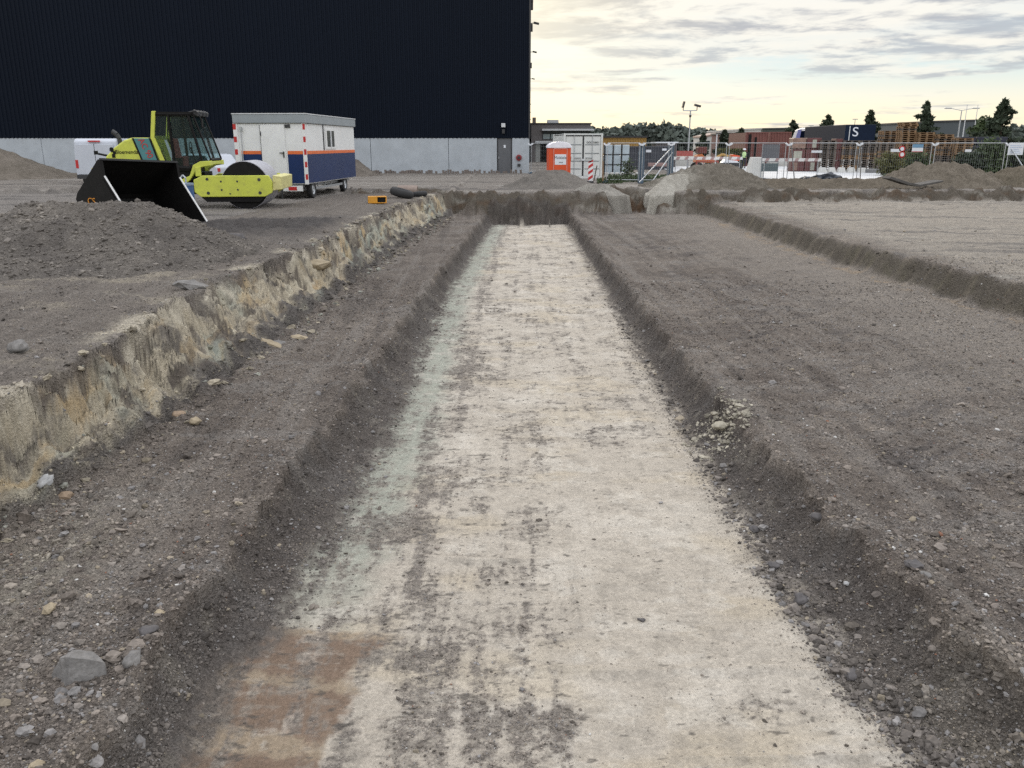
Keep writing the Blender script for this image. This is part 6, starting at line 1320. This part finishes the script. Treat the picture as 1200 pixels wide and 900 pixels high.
for s in (-1, 1):
    q = MB(); q.tube((0, 0, zt), (s * 1.35, 0, zt + 0.25), 0.04); q.build('arm', M_STEEL, t_); MB().box((s * 1.75, 0, zt + 0.27), (0.85, 0.3, 0.14)).build('lamp_head', M_STEEL, t_, 0.04)
for px_, top, lab in ((1130, 123.5, 'thin white flagpole, left one of two behind the pallets'), (1142.5, 123.5, 'thin white flagpole, right one of two behind the pallets')):
    x_ = XY(px_, 100, 4); zt = atY(px_, top, 100).z; t_ = thing('flagpole', lab, 'flagpole', (x_, 100, 0)); MB().tube((0, 0, 0), (0, 0, zt), 0.09, 0.03).build('pole', M_TRIM, t_); MB().lathe([(0.0, 0.0), (0.06, 0.04), (0.0, 0.1)], 'z', (0, 0, zt), 8).build('finial', M_STEEL, t_)
for px_, top, lab in ((839.5, 157, 'slim pale pole standing behind the orange mini loader'), ):
    x_ = XY(px_, 58, 2); zt = atY(px_, top, 58).z; t_ = thing('lamp_post', lab, 'pole', (x_, 58, 0)); MB().tube((0, 0, 0), (0, 0, zt), 0.05, 0.035).build('pole', M_TRIM, t_); MB().bb(-0.08, 0.30, -0.06, 0.06, zt, zt + 0.07).build('lamp_head', M_DARK, t_)
for px_, py_, lab in ((1001.5, 140.2, 'small lamp head on a thin pole left of the dark conifer'), (950.5, 147.6, 'small lamp head on a thin pole above the coach front')):
    x_ = XY(px_, 140, 5); zt = atY(px_, py_, 140).z; t_ = thing('lamp_post', lab, 'street lamp', (x_, 140, 0)); MB().tube((0, 0, 0), (0, 0, zt), 0.05, 0.04).build('pole', M_HALL, t_); MB().bb(-0.4, 0.4, -0.1, 0.1, zt, zt + 0.12).build('lamp_head', M_STEEL, t_)

# ------------------------------------------------------------------ halls behind
def hall(label, px0, px1, py0, py1, Y, dep, m, name='industrial_hall', roofm=None, bands=0):
    x0, x1 = XY(px0, Y, 3), XY(px1, Y, 3); h = atY(px0, py0, Y).z; h1 = atY(px1, py1, Y).z; t_ = thing(name, label, 'building', (x0, Y, 0)); w = x1 - x0
    MB().prism([(0, 0), (w, 0), (w, h1), (0, h)], 'y', 0, dep).build('wall', m, t_)
    b = MB(); b.prism([(-.15, h), (w + .15, h1), (w + .15, h1 + .25), (-.15, h + .25)], 'y', -0.15, dep + .15); b.build('roof', roofm or M_DARK, t_)
    for i in range(bands): MB().bb(w * (i + .2) / bands, w * (i + .75) / bands, -0.05, -0.002, 1.2, 2.6).build('window', M_GLASS, t_)
    return t_
hall('dark grey hall behind the pallets and flagpoles', 1085, 1165, 143.5, 141, 150, 40, M_HALL, bands=5)
hall('long low dark green hall behind the coach and conifers', 893, 1084, 151.5, 148.5, 190, 40, mat('dark_olive_cladding', (0.06, 0.07, 0.06), 0.8), bands=8)
hall('pale flat hall behind the red-brown containers', 869, 891, 152.5, 151.5, 170, 30, M_PALEH, roofm=M_PALEH, bands=2)
hall('red-brown brick building between two small conifers', 852, 871, 157.5, 157.5, 130, 10, mat('red_brick_wall', (0.15, 0.08, 0.07), 0.9), 'brick_building', bands=2)
hall('small pale house in front of the far woods', 826, 842, 161, 157, 160, 10, M_PALEH, 'house', roofm=M_BRICKPK, bands=2)

# ------------------------------------------------------------------ trees, bushes, woods
def leaves(P, size, m, name, parent, seed, flat=0.5):
    r = np.random.default_rng(seed); n = len(P)
    d1 = r.normal(size=(n, 3)); d1 /= np.linalg.norm(d1, axis=1, keepdims=True); d2 = r.normal(size=(n, 3)); d2 -= (d2 * d1).sum(1, keepdims=True) * d1; d2 /= np.linalg.norm(d2, axis=1, keepdims=True)
    s = size * r.uniform(0.6, 1.4, (n, 1)); q = s * flat
    V = np.stack([P - d1 * s, P - d2 * q, P + d1 * s, P + d2 * q], 1).reshape(-1, 3); F = np.arange(n * 4, dtype=np.int32).reshape(-1, 4)
    return np_mesh(name, V, F, m, False, parent)
def tree(label, pxc, pytop, Y, wpx, kind='conifer', m=None, seed=1, base=0.0, n=5000, bottom=0.12, leaf=0.22, cat='tree'):
    r = np.random.default_rng(seed); x_ = XY(pxc, Y, 3); h = atY(pxc, pytop, Y).z - base; R = wpx / 970 * Y / 2 * (2.1 if kind == 'conifer' else 1.0); n = int(n * (1.5 if kind == 'conifer' else 1.0))
    t_ = thing('conifer_tree' if kind == 'conifer' else ('bush' if kind == 'bush' else 'leafy_tree'), label, cat, (x_, Y, base))
    b = MB(); P = []; hb = h * bottom
    if kind != 'bush': b.tube((0, 0, -0.1), (0, 0, h * 0.96), R * 0.09 + 0.05, 0.02, 8)
    nb = 52 if kind == 'conifer' else 46
    for i in range(nb):
        f = (i + r.random()) / nb; a = r.random() * 6.283
        if kind == 'conifer': z = hb + (h - hb) * f; L_ = R * (1 - f) ** 0.85 * r.uniform(0.45, 1.15) * (0.6 + 0.4 * min(1, f * 6)) + 0.05; tip = np.array([math.cos(a) * L_, math.sin(a) * L_, z + L_ * r.uniform(-0.15, 0.30)]); st = np.array([0, 0, z])
        else:
            z = hb + (h - hb) * f; prof = math.sin(math.pi * min(0.98, max(0.10, 0.12 + 0.88 * f))) ** 0.7; L_ = R * prof * r.uniform(0.5, 1.1); tip = np.array([math.cos(a) * L_, math.sin(a) * L_, min(h, z + 0.25 * L_)]); st = np.array([0, 0, max(0.02, z - 0.5 * L_)])
        b.tube(st, st + (tip - st) * 0.85, 0.012 + 0.012 * R, 0.005, 5)
        k = int(n / nb * (0.30 + 0.55 * L_ / R)); u = r.random(k) ** 0.6
        sp_ = (0.05 + 0.09 * L_) if kind == 'conifer' else (0.10 + 0.30 * R)
        P.append(st + (tip - st) * u[:, None] + r.normal(0, 1, (k, 3)) * sp_ * np.array([1, 1, 0.6]) * (1.1 - 0.6 * u[:, None]))
    b.build('trunk' if kind != 'bush' else 'stems', M_TRUNK, t_)
    P = np.concatenate(P); P = P[P[:, 2] > 0.02]
    leaves(P, leaf, m or M_LEAF, 'crown' if kind != 'bush' else 'foliage', t_, seed + 5)
    return t_
tree('large dark conifer behind the right part of the pallet stacks', 1083, 119.5, 84, 25, 'conifer', seed=3, n=4200)
tree('dark conifer behind the lorry trailer with the S', 1018, 130.5, 95, 20, 'conifer', seed=4, n=5000, bottom=0.2)
tree('small dark conifer above the coach roof', 968, 135.5, 105, 19, 'conifer', seed=5, n=4000, bottom=0.3)
tree('dark conifer left of the coach, behind the containers', 928.5, 142, 100, 24, 'conifer', seed=6, n=4500)
tree('wide ragged dark tree at the right, above the fence', 1172, 116.5, 75, 31, 'conifer', seed=17, n=3600, bottom=0.25)
tree('pale green leafy tree between the dark hall and the ragged tree', 1153, 142, 90, 30, 'leafy', M_LEAF2, 8, n=3500, leaf=0.3)
tree('small dark conifer beside the brick building, left one', 849.5, 153, 95, 14, 'conifer', seed=9, n=3000)
tree('small dark conifer beside the red-brown containers', 868.5, 151.5, 95, 18, 'conifer', seed=10, n=3500)
tree('tiny dark conifer in front of the far woods', 824, 157, 100, 12, 'conifer', seed=11, n=2000)
tree('olive round bush in front of the pallets inside the fence', 1047, 181, 55, 27, 'bush', M_LEAF3, 12, n=2600, bottom=0.05, leaf=0.10, cat='bush')
tree('green bush with reddish pallets behind, right of the olive bush', 1078, 179, 56, 30, 'bush', M_LEAF2, 13, n=2400, bottom=0.05, leaf=0.10, cat='bush')
tree('dark green bush in front of the navy crates', 1140, 180, 55, 34, 'bush', M_LEAF, 14, n=3000, bottom=0.05, leaf=0.12, cat='bush')
tree('tall leafy bush left of the large white notice board', 1166, 167, 55, 34, 'bush', M_LEAF2, 15, n=4200, bottom=0.05, leaf=0.12, cat='bush')
tree('dark bush under the large white notice board', 1193, 176, 55, 30, 'bush', M_LEAF, 16, n=3000, bottom=0.05, leaf=0.12, cat='bush')
tree('green weeds growing right of the white container', 738, 188, 48.5, 13, 'bush', M_LEAF2, 18, n=700, bottom=0.05, leaf=0.07, cat='plant')
# clipped hedge
x0, x1 = XY(842, 72, 1), XY(873, 72, 1); r_ = np.random.default_rng(4); hz = atY(850, 174.5, 72).z
P = np.stack([r_.uniform(0, x1 - x0, 5000), r_.uniform(0, 0.8, 5000), r_.uniform(0.05, hz, 5000)], 1)
hd = thing('hedge', 'clipped olive hedge behind the white barrier plank', 'hedge', (x0, 72, 0)); leaves(P, 0.10, M_LEAF3, 'foliage', hd, 6); MB().bb(0.1, x1 - x0 - 0.1, 0.2, 0.6, 0.02, hz - 0.15).build('twigs', M_LEAF, hd)
# low weeds and grass tufts
def tufts(nm, regions, seed, m, size=0.09):
    r = np.random.default_rng(seed); P = []
    for (px0, px1, Y0, Y1, n, hmax) in regions:
        Y = r.uniform(Y0, Y1, n); X = np.array([XY(a, b, 0.2) for a, b in zip(r.uniform(px0, px1, n), Y)]); P.append(np.stack([X, Y, r.random(n) ** 1.6 * hmax + np.maximum(terrain(X, Y, False), 0)], 1))
    o = leaves(np.concatenate(P), size, m, nm, None, seed, 0.3); o['kind'] = 'stuff'
tufts('weeds', [(712, 788, 46.5, 50, 2600, 0.32), (700, 730, 44.5, 47, 500, 0.25), (1035, 1100, 50, 54, 2200, 0.2), (1100, 1200, 46, 54, 2200, 0.25)], 5, M_LEAF2)
# far woods reading as one mass
def woods(nm, px0, px1, Y0, Y1, hfun, n, seed, m=M_WOODS, leaf=0.9):
    r = np.random.default_rng(seed); Pq = []; nt_ = int((px1 - px0) / 2.2)
    for i in range(nt_):
        px = px0 + (px1 - px0) * (i + r.random()) / nt_; Y = r.uniform(Y0, Y1); x = XY(px, Y, 3); h = atY(px, hfun(px) + r.normal(0, 0.9), Y).z; k = int(n / nt_); R = r.uniform(3.5, 7.0)
        v = r.normal(size=(k, 3)); v /= np.linalg.norm(v, axis=1, keepdims=True); v *= (r.random((k, 1)) ** 0.35)
        Pq.append(np.array([x, Y, h * 0.55]) + v * np.array([R, R, h * 0.45]) * (1 + 0.18 * np.sin(v[:, :1] * 7 + i) + 0.15 * np.sin(v[:, 1:2] * 9 + 2 * i)))
        b_ = r.random((k // 4, 3)); Pq.append(np.stack([x + (b_[:, 0] - .5) * 2 * R, Y + (b_[:, 1] - .5) * 2 * R, b_[:, 2] * h * 0.5], 1))
    o = leaves(np.concatenate(Pq), leaf, m, nm, None, seed, 0.7); tag(o, None, None, None, 'stuff')
woods('woods', 690, 842, 260, 340, lambda p: np.interp(p, [690, 705, 716, 735, 746, 752, 765, 783, 790, 797, 806, 815, 835, 842], [151, 151, 153, 152, 146.5, 150.5, 149, 146.5, 149, 153, 152, 152, 155, 158]), 24000, 3)
woods('woods', 842, 900, 380, 420, lambda p: 156.5, 5000, 4)
woods('woods', 1150, 1215, 230, 270, lambda p: np.interp(p, [1150, 1190, 1215], [151, 150, 147]), 9000, 5)
woods('woods', 1215, 1500, 260, 330, lambda p: 150, 9000, 6)
